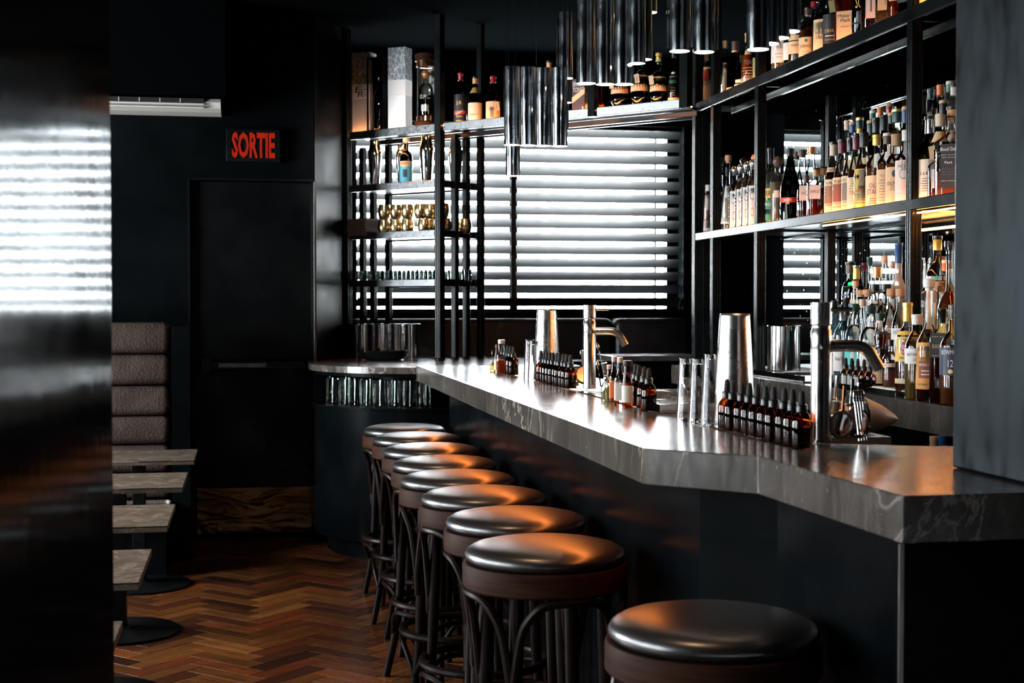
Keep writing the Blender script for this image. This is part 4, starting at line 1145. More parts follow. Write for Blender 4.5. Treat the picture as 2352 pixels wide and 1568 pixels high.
PC = {'cream': cp('cream_label', (.76, .54, .32), .7), 'white': cp('white_label', (.80, .76, .72), .7), 'tan': cp('tan_label', (.64, .42, .24), .7), 'yellow': cp('yellow_label', (.80, .52, .10), .6),
      'black': cp('black_label', (.02, .022, .028), .5), 'pink': cp('pale_pink_label', (.74, .56, .50), .7), 'blue': cp('blue_label', (.10, .48, .62), .6), 'teal': cp('teal_label', (.08, .50, .47), .6),
      'navy': cp('navy_label', (.02, .03, .07), .5), 'red': cp('red_label', (.60, .05, .03), .6), 'orange': cp('orange_label', (.80, .32, .06), .6), 'green': cp('green_label', (.02, .22, .12), .6),
      'peach': cp('peach_label', (.80, .62, .48), .7), 'purple': cp('purple_label', (.06, .03, .16), .5), 'sepia': cp('sepia_picture', (.34, .15, .08), .7), 'redsepia': cp('red_sepia_picture', (.32, .07, .03), .7),
      'grey': cp('grey_picture', (.20, .17, .13), .7), 'olive': cp('olive_label', (.24, .25, .11), .7), 'gold': cp('gold_print', (.78, .52, .16), .4, .4), 'orbrown': cp('orange_print', (.72, .24, .07), .6),
      'ink': INK, 'inkred': cp('red_ink', (.55, .05, .03), .6), 'inkpurple': cp('purple_ink', (.12, .02, .09), .6), 'inkwhite': cp('white_ink', (.82, .82, .80), .6), 'inkblue': cp('blue_ink', (.10, .25, .50), .6),
      'inkgrey': cp('grey_ink', (.22, .18, .14), .7), 'inkgreen': cp('green_ink', (.03, .28, .16), .6)}
#            body profile (r, z) in units of radius / height, cap start, cap radius, neck radius
SH = {'whisky': ([(.90, 0), (1, .015), (1, .58), (.94, .63), (.62, .70), (.36, .745), (.34, .90)], .86, .38),
      'bord': ([(.92, 0), (1, .012), (1, .60), (.92, .66), (.55, .72), (.36, .76), (.36, .92)], .80, .40),
      'cone': ([(.92, 0), (1, .012), (1, .45), (.97, .50), (.72, .62), (.48, .74), (.38, .82), (.37, .95)], .82, .41),
      'champ': ([(.92, 0), (1, .012), (1, .42), (.93, .52), (.66, .66), (.40, .80), (.33, .88), (.33, .97)], .90, .37),
      'squat': ([(.94, 0), (1, .02), (1, .56), (.95, .64), (.70, .71), (.42, .74), (.38, .78), (.38, .86)], .84, .50),
      'tall': ([(.92, 0), (1, .012), (1, .42), (.94, .49), (.60, .56), (.36, .61), (.32, .66), (.30, .93)], .88, .36),
      'bulge': ([(.62, 0), (.60, .02), (.66, .10), (.96, .17), (1, .21), (.90, .50), (.80, .58), (.45, .66), (.33, .70), (.31, .80), (.37, .83), (.28, .92)], .88, .32),
      'flat': ([(.95, 0), (1, .015), (1, .64), (.95, .70), (.50, .76), (.30, .79), (.28, .90)], .84, .34),
      'onion': ([(.70, 0), (.92, .02), (1, .12), (1, .28), (.86, .42), (.52, .50), (.42, .58), (.52, .68), (.46, .76), (.30, .82), (.27, .90)], .86, .34),
      'slim': ([(.92, 0), (1, .012), (1, .70), (.90, .76), (.52, .81), (.44, .84), (.44, .93)], .88, .50),
      'tequila': ([(.92, 0), (1, .012), (1, .56), (.92, .64), (.60, .70), (.42, .74), (.42, .86)], .84, .46),
      'frost': ([(.80, 0), (.86, .02), (1, .38), (.98, .46), (.60, .55), (.36, .62), (.33, .70), (.33, .93)], .78, .36),
      'case': ([(.92, 0), (1, .01), (1, .60), (.95, .66), (.70, .74), (.45, .80), (.42, .92)], .88, .46)}
nb = 0
def bottle(p, zbase, H, r, shape, glass, liq, cap, lab, label, group=None, fill=.5, face=None, name='bottle', cat='bottle', power=2.0, extra=None, n=20):
    """lab: list of (colour, z0, z1, half angle, [(text, w, h, z, ink)]) with z in fractions of the height"""
    global nb; nb += 1
    prof, cz, cr = SH[shape]
    if face is None: face = math.atan2(-p[0], p[1]) - R(12)
    t = thing(name, label, cat, (p[0], p[1], zbase + .0006), face, group)
    asp = .55 if shape in ('flat',) and power > 2 else 1.0
    pr = [(a * r, b * H) for a, b in prof]
    obj('glass_body', lathe(pr, n, power, aspect=asp), GL[glass], t, True)
    if liq:
        lp = [(max(.002, a * r - .0025), b * H + (.004 if i == 0 else 0)) for i, (a, b) in enumerate(prof) if b < fill]
        # top ring interpolated on the profile
        for (a0, b0), (a1_, b1) in zip(prof, prof[1:]):
            if b0 <= fill <= b1 and b1 > b0:
                aa = a0 + (a1_ - a0) * (fill - b0) / (b1 - b0); lp.append((aa * r - .0025, fill * H)); break
        obj('liquid', lathe(lp, n, power, aspect=asp), LQ[liq], t, True)
    if isinstance(cap, str): cap = (cap,)
    main = CP[cap[0]]
    ctop = cap[1] if len(cap) > 1 else None
    c0 = cz * H
    if ctop == 'ball':
        g = lathe([(cr * r * .7, c0), (cr * r * .9, c0 + .008), (cr * r * 1.25, c0 + .018), (cr * r * 1.35, c0 + .028), (cr * r * 1.1, c0 + .040), (cr * r * .5, c0 + .047), (.001, c0 + .048)], 16)
        obj('ball_stopper', g, main, t, True)
    elif ctop in ('bartop',):
        obj('stopper', lathe([(cr * r * .9, H * .90), (cr * r * .92, H * .925), (cr * r * 1.25, H * .93), (cr * r * 1.25, H * .995), (cr * r * 1.1, H)], 18), main, t, True)
    else:
        g = lathe([(cr * r, c0), (cr * r * 1.02, c0 + .003), (cr * r, H * .955), (cr * r * 1.08, H * .96), (cr * r * 1.08, H * .995), (cr * r * .95, H)], 18)
        obj('capsule', g, main, t, True)
        if ctop:
            obj('cap_top', lathe([(cr * r * 1.12, H * .963), (cr * r * 1.14, H * .965), (cr * r * 1.14, H * .998), (cr * r, H * 1.002)], 18), CP[ctop], t, True)
    for li, L in enumerate(lab):
        col, z0, z1, half = L[:4]; texts = L[4] if len(L) > 4 else []
        nm = 'paper_label' if li == 0 else 'small_label'
        if power > 2:
            w = r * .86; y = -r * 1.0 * asp - .0012
            lo = obj(nm, box(-w * half / 60, w * half / 60, y - .0004, y, z0 * H, z1 * H), PC[col], t)
            for (s, tw, th, tz, ink) in texts: obj('lettering', flat_text(s, tw * r, th * H, y - .0010, 0, tz * H), PC[ink], lo)
        else:
            def rad(z):
                for (a0, b0), (a1_, b1) in zip(prof, prof[1:]):
                    if b0 <= z <= b1 and b1 > b0: return (a0 + (a1_ - a0) * (z - b0) / (b1 - b0)) * r
                return prof[-1][0] * r
            ra, rb_ = rad(z0) + .0008, rad(z1) + .0008
            V = []; F = []; m = 12
            for i in range(m + 1):
                a = R(-half + 2 * half * i / m)
                V += [(ra * math.sin(a), -ra * math.cos(a), z0 * H), (rb_ * math.sin(a), -rb_ * math.cos(a), z1 * H)]
            F = [(2 * i, 2 * i + 2, 2 * i + 3, 2 * i + 1) for i in range(m)]
            lo = obj(nm, (V, F), PC[col], t, True)
            rr_off = 0.0
            for T in texts:
                (s, tw, th, tz, ink) = T[:5]; ag = T[5] if len(T) > 5 else 0
                rr = rad(tz) + .0012 + rr_off
                if s == '#oval' or s == '#rect':
                    m = 10; V = []
                    for k in range(m + 1):
                        q = -1 + 2 * k / m; hz = th * H / 2 * (math.sqrt(max(0, 1 - q * q)) if s == '#oval' else 1)
                        an = q * tw * r / 2 / rr
                        V += [(rr * math.sin(an), -rr * math.cos(an), tz * H - hz), (rr * math.sin(an), -rr * math.cos(an), tz * H + hz)]
                    obj('printed_patch', (V, [(2 * k, 2 * k + 2, 2 * k + 3, 2 * k + 1) for k in range(m)]), PC[ink], lo)
                    rr_off += 0.00025
                else:
                    obj('lettering', wrap_text(s, tw * r, th * H, rr + .0006, tz * H, 0, R(ag)), PC[ink], lo)
    if extra: extra(t, r, H)
    return t
def tag_on(col='tan', txt=None, z=.62, side=-.5):
    def f(t, r, H):
        g = rbox(-.012, .012, -.0006, .0006, -.026, .022, .0005, 1)
        o = obj('paper_tag', g, PC[col], t); o.location = (side * r, -r * 1.12, z * H); o.rotation_euler = (0, R(-8), 0)
        if txt: obj('lettering', flat_text(txt, .030, .010, -.0012, 0, -.004, 0, R(-90)), INK, o)
        obj('tag_string', tube(spline([(side * r, -r * 1.12, z * H + .02), (side * r * .3, -r * .7, z * H + .045), (r * .3, -r * .35, z * H + .05)], 4), .0007, 4), PC['tan'], t)
    return f
def lines(z0, z1, n, ink='inkgrey', w=1.0):
    """rows of fine print"""
    return [('#rect', w * (1 - .25 * ((i * 7) % 3) / 2), .010, z0 + (z1 - z0) * i / max(1, n - 1), ink) for i in range(n)]

# shelf rows: (px, top y, row plane x, diameter, shape, glass, liquid, cap, labels, label text, options)
def row(items, zb, group):
    for it in items:
        px, yt, x, dia, shp, gl, lq, cp_, lab, text = it[:10]; op = dict(it[10]) if len(it) > 10 else {}
        zz = op.pop('z', zb)
        p = at_x(px, 600, x); top = at_x(px, yt, x).z
        bottle((p.x, p.y), zz, top - zz, dia / 2, shp, gl, lq, cp_, lab, text, group, **op)
M0 = MS + .0235                # top of the middle board
R1, R2 = MS + .111, MS + .161  # risers
X1, X2, X3 = 2.40, 2.52, 2.635
port = lambda ink, pic, top: [('cream', .05, .50, 80, [('#rect', 2.0, .23, .30, pic), (top, 1.9, .030, .455, ink), ('RESERVE', 1.5, .020, .165, ink), ('#rect', 2.0, .02, .12, 'orange')])]
mid = [
 (1913, 327, X1, .074, 'cone', 'clear', 'dark', ('cream', 'black'), [('cream', .05, .50, 80, [('#rect', 2.0, .23, .30, 'sepia'), ("15 YEARS", 1.6, .028, .455, 'ink'), ('RESERVE', 1.5, .020, .165, 'ink')]), ('tan', .60, .66, 70, [('Year Old', 1.2, .03, .63, 'ink')])], 'slope-shouldered whiskey bottle, brown portrait label, tan foil neck', dict(fill=.54)),
 (1933, 321, X1, .076, 'cone', 'clear', 'dark', ('burg', 'black'), port('inkred', 'redsepia', "20 YEARS"), 'slope-shouldered whiskey bottle with a red portrait label and burgundy foil', dict(fill=.54)),
 (1953, 317, X1, .074, 'cone', 'clear', 'dark', ('black',), port('ink', 'grey', "23 YEARS"), 'slope-shouldered whiskey bottle with a grey portrait label, mostly covered by neighbours', dict(fill=.54)),
 (1966, 312, X1 - .008, .072, 'cone', 'clear', 'dark', ('burg', 'black'), [('cream', .06, .46, 80, [('WINKLE', 1.4, .028, .28, 'inkred'), ('#rect', 1.4, .006, .25, 'inkred'), ('#rect', 1.4, .006, .32, 'inkred')] + lines(.35, .44, 4))], 'whiskey bottle with plain cream label, red print and burgundy foil', dict(fill=.56)),
 (1983, 305, X1 - .012, .080, 'cone', 'clear', 'dark', ('black',), [('yellow', .06, .54, 80, [('#rect', .5, .20, .43, 'grey'), ('RIP', .7, .04, .31, 'ink'), ('WINKLE', 1.5, .035, .27, 'inkred'), ('23', .5, .10, .42, 'inkgrey')] + lines(.12, .22, 4, 'inkgrey', 1.5))], 'large whiskey bottle with tall yellow label and long black capsule', dict(fill=.60)),
 (2012, 310, X1, .082, 'whisky', 'clear', 'amber', ('yfoil',), [('cream', .06, .46, 80, [('OLD', 1.0, .06, .33, 'inkpurple'), ('STAGG', 1.5, .07, .25, 'inkpurple')] + lines(.10, .16, 3, 'inkred', 1.2))], 'round bourbon bottle with gold foil neck and big purple lettering', dict(fill=.56)),
 (2037, 307, X1, .080, 'whisky', 'clear', 'amber', ('brown', 'white'), [('tan', .05, .52, 80, [('Reserve', 1.0, .03, .44, 'inkgrey')] + lines(.12, .38, 8, 'inkgrey', 1.4))], 'bourbon bottle with tan scripted label, mottled brown neck, pale cap', dict(fill=.60)),
 (2058, 309, X1, .080, 'squat', 'clear', 'amber', ('cork',), [('tan', .05, .55, 80, [('OLIVET', 1.6, .05, .33, 'ink'), ('#oval', .5, .09, .46, 'navy')] + lines(.24, .29, 3) + [('#rect', 2.0, .03, .07, 'peach')])], 'squat malt bottle with brown parchment label and cork showing in its neck', dict(fill=.6)),
 (2079, 300, X1 - .01, .076, 'whisky', 'clear', 'amber', ('white',), [('pink', .05, .60, 80, [('MORE', 1.3, .045, .52, 'inkgrey'), ('#oval', .9, .13, .42, 'inkgreen'), ('#oval', .75, .105, .42, 'pink'), ('#rect', 1.4, .008, .20, 'inkwhite'), ('#rect', 1.4, .008, .14, 'inkwhite')])], 'malt bottle with pale pink arched label beside the fluted post', dict(fill=.6)),
 (1944, 278, X2, .070, 'tall', 'clear', 'gold', ('cream',), [], 'tall clear bottle with cream stopper at the mirror edge', dict(z=R1, fill=.3)),
 (1957, 281, X2, .072, 'whisky', 'clear', 'amber', ('blue', 'tan'), [('cream', .1, .5, 70)], 'rear-row bottle with blue foil and tan cap', dict(z=R1)),
 (1973, 271, X2, .074, 'whisky', 'green', 'dark', ('dgreen', 'gold'), [('cream', .1, .5, 70), ('gold', .80, .86, 60)], 'rear-row bottle with dark green foil, gold band and cork above', dict(z=R1)),
 (1998, 278, X2, .072, 'bord', 'green', 'dark', ('dgreen', 'tan'), [('cream', .1, .5, 70)], 'rear-row bottle with dark green foil beneath a tan cap', dict(z=R1)),
 (2011, 271, X2, .076, 'bord', 'black', None, ('black',), [('cream', .1, .5, 70)], 'rear-row bottle with plain black capsule behind the gold foil neck', dict(z=R1)),
 (2003, 255, X3, .072, 'tall', 'clear', 'clear', ('green', 'white'), [('white', .1, .4, 70)], 'rearmost bottle with green neck and white cap, above the black capsules', dict(z=R2)),
 (2020, 247, X3, .072, 'tall', 'clear', 'gold', ('orange',), [('white', .1, .4, 70)], 'rearmost bottle with bright orange flared foil, centre of the middle shelf', dict(z=R2)),
 (2029, 265, X2, .078, 'bord', 'black', None, ('black',), [('white', .1, .5, 70)], 'rear-row bottle with wide black capsule beside the red neck label', dict(z=R1)),
 (2041, 239, X3, .070, 'whisky', 'clear', 'amber', ('redwax', 'cork'), [('red', .70, .80, 80)], 'rearmost bottle with red foil and cork top, tallest in its group', dict(z=R2)),
 (2046, 260, X2, .070, 'whisky', 'olive', 'dark', ('dgreen', 'tan'), [('white', .1, .5, 70)], 'rear-row bottle with slim dark green foil and small tan cap', dict(z=R1)),
 (2059, 252, X2, .078, 'squat', 'clear', 'pink', ('dgreen', 'gold'), [('pink', .3, .6, 70)], 'rear-row bottle with wide gold cap over dark green foil', dict(z=R1)),
 (2070, 255, X3, .066, 'tall', 'clear', 'clear', ('green', 'white'), [('white', .1, .4, 70)], 'slim rearmost bottle with green foil and pale cap by the fluted post', dict(z=R2)),
 (2078, 246, X2, .066, 'bord', 'olive', 'gold', ('blue', 'tan'), [('white', .3, .6, 70)], 'rear-row bottle with royal blue foil and tan cap beside the fluted post', dict(z=R1)),
]
row(mid, M0, 'whiskey bottles on the middle shelf')
far_right = [
 (2133, 268, X1, .082, 'bord', 'olive', 'gold', ('silver', 'black'), [('peach', .06, .50, 80, [('LLEN', 1.2, .035, .34, 'ink')] + lines(.14, .28, 6, 'inkgrey', 1.1))], 'olive glass bottle with silver capsule and pale lettered label', dict(fill=.55)),
 (2157, 263, X1 + .02, .088, 'whisky', 'clear', 'peach', ('cream',), [('tan', .68, .80, 60, [('#oval', .3, .03, .74, 'inkgrey')])], 'broad clear bottle with ribbed cream cap and a kraft paper tag', dict(fill=.45, extra=tag_on('tan', None, .56, -.35))),
 (2150, 345, X1 - .03, .060, 'flat', 'clear', 'amber', ('glass',), [('white', .25, .62, 34, [('#rect', .8, .01, .5, 'inkgrey'), ('#rect', .8, .01, .4, 'inkgrey')])], 'small rectangular bottle half full of amber, pale grey label', dict(fill=.42, power=5.0, z=M0)),
 (2181, 268, X1 - .02, .100, 'flat', 'clear', 'pink', ('glass',), [('black', .14, .66, 38, [('Blood Oath', 1.1, .045, .60, 'inkwhite'), ('#rect', 1.0, .008, .53, 'inkwhite'), ('#rect', .9, .008, .50, 'inkwhite'), ('Pact', .5, .03, .44, 'inkwhite'), ('#rect', 1, .008, .36, 'inkgrey'), ('#rect', 1, .008, .33, 'inkgrey'), ('#rect', 1, .008, .30, 'inkgrey'), ('#rect', 1, .008, .22, 'inkwhite')])], 'large rectangular clear bottle with framed black chalk-style label', dict(fill=.34, power=5.0)),
 (2135, 205, X3 - .02, .070, 'tall', 'clear', 'gold', ('dgreen',), [('white', .68, .70, 80)], 'tall rear bottle with dark teal flared foil near the big column', dict(z=R2, fill=.3)),
 (2157, 196, X3 - .02, .072, 'tall', 'clear', 'gold', ('orange',), [], 'tall rear bottle with orange flared foil near the big column', dict(z=R2, fill=.3)),
 (2179, 188, X3 - .02, .074, 'tall', 'clear', 'clear', ('green', 'white'), [], 'tall rear bottle with white top on green foil near the big column', dict(z=R2, fill=.3)),
 (2189, 194, X2, .074, 'tall', 'clear', 'gold', ('white', 'black'), [('white', .3, .6, 70)], 'tall bottle with black cap over a white neck band at the column edge', dict(z=R1, fill=.4)),
 (2165, 232, X2, .074, 'bord', 'black', None, ('black', 'tan'), [('white', .3, .5, 70)], 'dark rear bottle with black neck and tan cap behind the kraft tag', dict(z=R1)),
 (2186, 246, X2 - .05, .078, 'squat', 'clear', 'gold', ('tan', 'black'), [('cream', .3, .6, 70)], 'wide-necked bottle with tan neck label and black cap by the column', dict(fill=.6)),
 (2118, 222, X2, .070, 'bord', 'black', None, ('black',), [], 'black rear bottle in shadow just beyond the fluted post', dict(z=R1)),
]
row(far_right, M0, 'bottles on the middle shelf between fluted post and column')
mm = [
 (1770, 340, X1, .072, 'bord', 'clear', 'clear', ('black',), [('green', .22, .34, 70, [('PROOF', 1.2, .04, .28, 'inkwhite')]), ('yellow', .36, .48, 72, [('RAY', 1.0, .07, .42, 'ink')]), ('green', .08, .16, 70)], 'clear bottle with yellow and green banded labels, black neck', dict(fill=.7)),
 (1786, 357, X1 + .02, .074, 'squat', 'clear', 'peach', ('brown', 'ball'), [('peach', .40, .50, 20)], 'clear bottle of peach spirit beside the dark sparkling wine bottle', dict(fill=.62)),
 (1814, 342, X1, .092, 'champ', 'black', None, ('black',), [('red', .28, .345, 60, [('MUMM', .8, .03, .312, 'inkwhite')]), ('tan', .26, .34, 8)], 'black sparkling wine bottle with slim red sash', dict(power=2.0)),
 (1842, 345, X2, .078, 'cone', 'clear', 'clear', ('brown', 'bartop'), [], 'clear bottle with brown stopper in front of the mirrored blind', dict(fill=.3)),
 (1829, 350, X2 + .05, .078, 'cone', 'clear', 'clear', ('brown', 'bartop'), [('white', .1, .3, 50)], 'clear stoppered bottle half hidden by the sparkling wine bottle', dict(fill=.3)),
 (1863, 338, X2, .076, 'cone', 'clear', 'clear', ('copper', 'bartop'), [], 'clear bottle with orange-brown stopper below the mirrored blind', dict(fill=.3)),
 (1851, 404, X1 + .01, .080, 'flat', 'clear', 'dark', ('brown',), [('pink', .46, .78, 45, [('AMRUT', .9, .06, .62, 'inkgrey')])], 'short rectangular bottle with dull pink label, dark red spirit', dict(fill=.66, power=4.0)),
 (1873, 386, X1 - .01, .074, 'flat', 'clear', 'red', ('tan', 'black'), [('pink', .40, .66, 45, [('AMRUT', 1.1, .06, .54, 'inkgrey')])], 'tall rectangular bottle with pink label and black cap', dict(fill=.6, power=4.0)),
 (1888, 383, X1 + .02, .072, 'squat', 'clear', 'amber', ('cork', 'black'), [], 'round-shouldered bottle with dark cap next to the portrait label', dict(fill=.6)),
]
row(mm, M0, 'bottles on the middle shelf near the mirrored blind')
teq = lambda d: dict(fill=.6)
TL = [('white', .06, .60, 36, [('#oval', .8, .10, .46, 'inkgrey'), ('#oval', .62, .08, .46, 'white'), ('#oval', .5, .12, .24, 'orbrown'), ('#oval', .4, .09, .24, 'white')])]
lf_ = [
 (1626, 425, X1, .060, 'slim', 'clear', 'pink', ('white',), [('pink', .1, .8, 60)], 'slim bottle with red and pink label beyond the corner post'),
 (1656, 362, X1 + .03, .072, 'tall', 'clear', 'clear', ('black', 'bartop'), [('white', .08, .55, 70, [('MEZCAL', .25, .25, .3, 'ink')])], 'clear bottle with dark stopper and white label beside the corner post', dict(fill=.4)),
 (1672, 357, X1, .076, 'tall', 'clear', 'clear', ('cork', 'bartop'), [('white', .12, .60, 60, [('#rect', .5, .2, .35, 'inkgrey')])], 'tall clear bottle with cork stopper and crackled white label', dict(fill=.4)),
 (1688, 378, X1 + .01, .070, 'tequila', 'clear', 'gold', ('silver', 'ball'), TL, 'agave bottle with woven ball stopper, first from the corner post', dict(fill=.5)),
 (1703, 372, X1 + .01, .070, 'tequila', 'clear', 'clear', ('silver', 'ball'), TL, 'agave bottle with woven ball stopper, second from the corner post', dict(fill=.5)),
 (1717, 366, X1 + .01, .070, 'tequila', 'clear', 'clear', ('silver', 'ball'), TL, 'agave bottle with woven ball stopper, third from the corner post', dict(fill=.5)),
 (1731, 361, X1 + .01, .070, 'tequila', 'clear', 'amber', ('silver', 'ball'), TL, 'agave bottle with woven ball stopper beside the front post', dict(fill=.5)),
 (1712, 352, X2, .090, 'squat', 'clear', 'gold', ('black', 'ball'), [], 'wide bottle with large dark round stopper behind the agave row', dict(fill=.4)),
 (1735, 345, X2, .070, 'squat', 'clear', 'gold', ('orange', 'ball'), [], 'bottle with an orange ball stopper behind the front post', dict(fill=.4)),
]
row(lf_, M0, 'clear bottles on the middle shelf beside the corner post')

# upper shelf
U0 = US + .0305
XU = 2.395
up = [
 (1622, 118, XU, .070, 'flat', 'clear', 'pink', ('cream',), [('cream', .08, .70, 50, [('#oval', 1.1, .20, .55, 'red'), ('LEYROSE', .9, .04, .40, 'ink')])], 'upper shelf bottle with an oval red medallion label by the corner post', dict(fill=.5)),
 (1664, 95, XU, .068, 'tall', 'clear', 'clear', ('tan',), [('cream', .03, .62, 75, [('200', .6, .05, .42, 'ink'), ('#oval', .5, .06, .20, 'inkgrey'), ('#rect', 1.5, .01, .12, 'red')])], 'clear upper shelf bottle with tall cream label and copper-toned cap', dict(fill=.4)),
 (1687, 97, XU + .01, .086, 'cone', 'brown', None, ('brown',), [('cream', .80, .90, 80), ('tan', .05, .15, 70)], 'dark brown upper shelf bottle with cream neck band', dict()),
 (1706, 128, XU + .03, .090, 'cone', 'black', None, ('dgreen',), [('peach', .28, .36, 50), ('cream', .1, .25, 70)], 'near-black green bottle behind the brown one, pale oval label', dict()),
 (1719, 78, XU - .005, .082, 'squat', 'clear', 'amber', ('tan', 'cork'), [('cream', .10, .74, 78, [('TEN', .9, .08, .46, 'inkgrey')] + lines(.16, .36, 5, 'tan', 1.4))], 'bottle wearing a tall parchment label behind the stepped lamp tubes', dict(fill=.6)),
 (1735, 92, XU + .02, .050, 'slim', 'green', None, ('black',), [('green', .1, .8, 80)], 'narrow bottle with bright green label beside the front post', dict()),
 (1743, 90, XU + .03, .066, 'bord', 'olive', None, ('black',), [('olive', .1, .6, 80)], 'olive-labelled bottle tucked against the front post', dict()),
 (1768, 62, XU + .02, .074, 'bord', 'brown', 'dark', ('brown',), [], 'unlabelled dark bottle just past the front post on the upper shelf', dict(fill=.6)),
 (1792, 48, XU - .01, .090, 'squat', 'clear', 'gold', ('glass', 'ball'), [('white', .20, .60, 80, [('Wild', .7, .06, .48, 'inkgrey'), ('#rect', .9, .01, .36, 'inkgrey'), ('#rect', .6, .01, .30, 'inkgrey')])], 'clear upper shelf bottle with wrinkled handwritten white label', dict(fill=.24)),
 (1812, 56, XU + .01, .060, 'slim', 'green', None, ('black',), [('white', .25, .6, 70)], 'slim bottle with small handwritten label between two wider ones', dict()),
 (1829, 40, XU - .005, .080, 'squat', 'clear', 'dark', ('brown', 'bartop'), [('cream', .26, .50, 80, [('reserve', 1.1, .04, .42, 'ink')]), ('cream', .52, .62, 60)], 'bottle with arched cream label and hanging kraft tag under the lamp end', dict(fill=.5, extra=tag_on('tan', None, .72, -.3))),
 (1853, 20, XU, .078, 'whisky', 'clear', 'amber', ('brown', 'black'), [('cream', .04, .46, 80, [('OVERHOLT', 1.5, .045, .30, 'ink'), ('#oval', .35, .06, .40, 'inkgreen')] + lines(.12, .20, 3, 'inkgrey', 1.2))], 'rye bottle with cream lettered label and round seal', dict(fill=.6)),
 (1868, 6, XU + .03, .074, 'whisky', 'clear', 'dark', ('redwax', 'bartop'), [], 'bottle sealed with red wax behind the lettered rye bottle', dict(fill=.6)),
 (1888, -4, XU + .02, .100, 'squat', 'clear', 'dark', ('glass', 'bartop'), [('cream', .10, .62, 45, [('ELIJAH', .9, .05, .40, 'ink'), ('CRAIG', .9, .05, .33, 'ink')])], 'broad-shouldered bourbon bottle with rounded cream label and glassy stopper', dict(fill=.52, face=None)),
 (1908, -18, XU + .01, .076, 'bord', 'clear', 'dark', ('black',), [('black', .16, .62, 70, [('E RARE', 1.3, .05, .36, 'gold'), ('#rect', 1.2, .012, .28, 'inkwhite'), ('Kentucky', 1.2, .03, .22, 'gold')])], 'bourbon bottle with dark transparent label and gold letters', dict(fill=.6)),
 (1942, -70, XU - .012, .098, 'flat', 'clear', 'red', ('redwax',), [('cream', .04, .44, 52, [("Maker's", 1.2, .045, .38, 'ink'), ('Mark', .8, .045, .32, 'ink'), ('WHISKY', .8, .02, .24, 'ink'), ('#rect', 1.2, .006, .18, 'inkgrey'), ('#rect', 1.2, .006, .14, 'inkgrey')])], 'square red-glowing bourbon bottle with a big cream label', dict(fill=.6, power=5.0, extra=tag_on('olive', None, .5, -1.0))),
 (1974, -90, XU, .074, 'bord', 'brown', None, ('black',), [('black', .20, .8, 80, [('SO', .8, .14, .46, 'gold')])], 'dark bottle with gold brush calligraphy on the upper shelf', dict()),
 (2000, -104, XU - .01, .086, 'flat', 'clear', 'dark', ('black',), [('pink', .20, .60, 34, [('YY', .5, .10, .52, 'ink'), ('I', .1, .16, .36, 'ink')])], 'faceted bottle with pale label and black vertical calligraphy', dict(fill=.34, power=6.0)),
 (2033, -122, XU - .01, .084, 'flat', 'clear', 'gold', ('black',), [('cream', .22, .60, 50, [('YZ', .6, .12, .5, 'olive'), ('I', .1, .12, .34, 'olive')])], 'faceted bottle with cream label and olive calligraphy', dict(fill=.30, power=6.0)),
 (2061, -140, XU - .01, .088, 'flat', 'clear', 'amber', ('black',), [('peach', .26, .60, 50, [('I', .12, .10, .42, 'ink')])], 'faceted bottle with peach label and one bold black stroke', dict(fill=.40, power=6.0)),
 (2083, -150, XU, .080, 'whisky', 'brown', None, ('black',), [('black', .2, .6, 70, [('#rect', 1.2, .02, .4, 'gold')])], 'dark upper shelf bottle with gold trim, half behind the fluted post', dict()),
 (2130, -190, XU, .080, 'whisky', 'clear', 'amber', ('black',), [('yellow', .08, .5, 80)], 'amber bottle on the upper shelf past the fluted post, cut by the frame', dict(fill=.6)),
 (2165, -215, XU, .080, 'whisky', 'clear', 'gold', ('black',), [('yellow', .08, .5, 80, [('URNO', 1.2, .05, .30, 'ink')])], 'golden bottle on the upper shelf beside the big column', dict(fill=.6)),
]
row(up, U0, 'bottles lined up on the upper shelf')

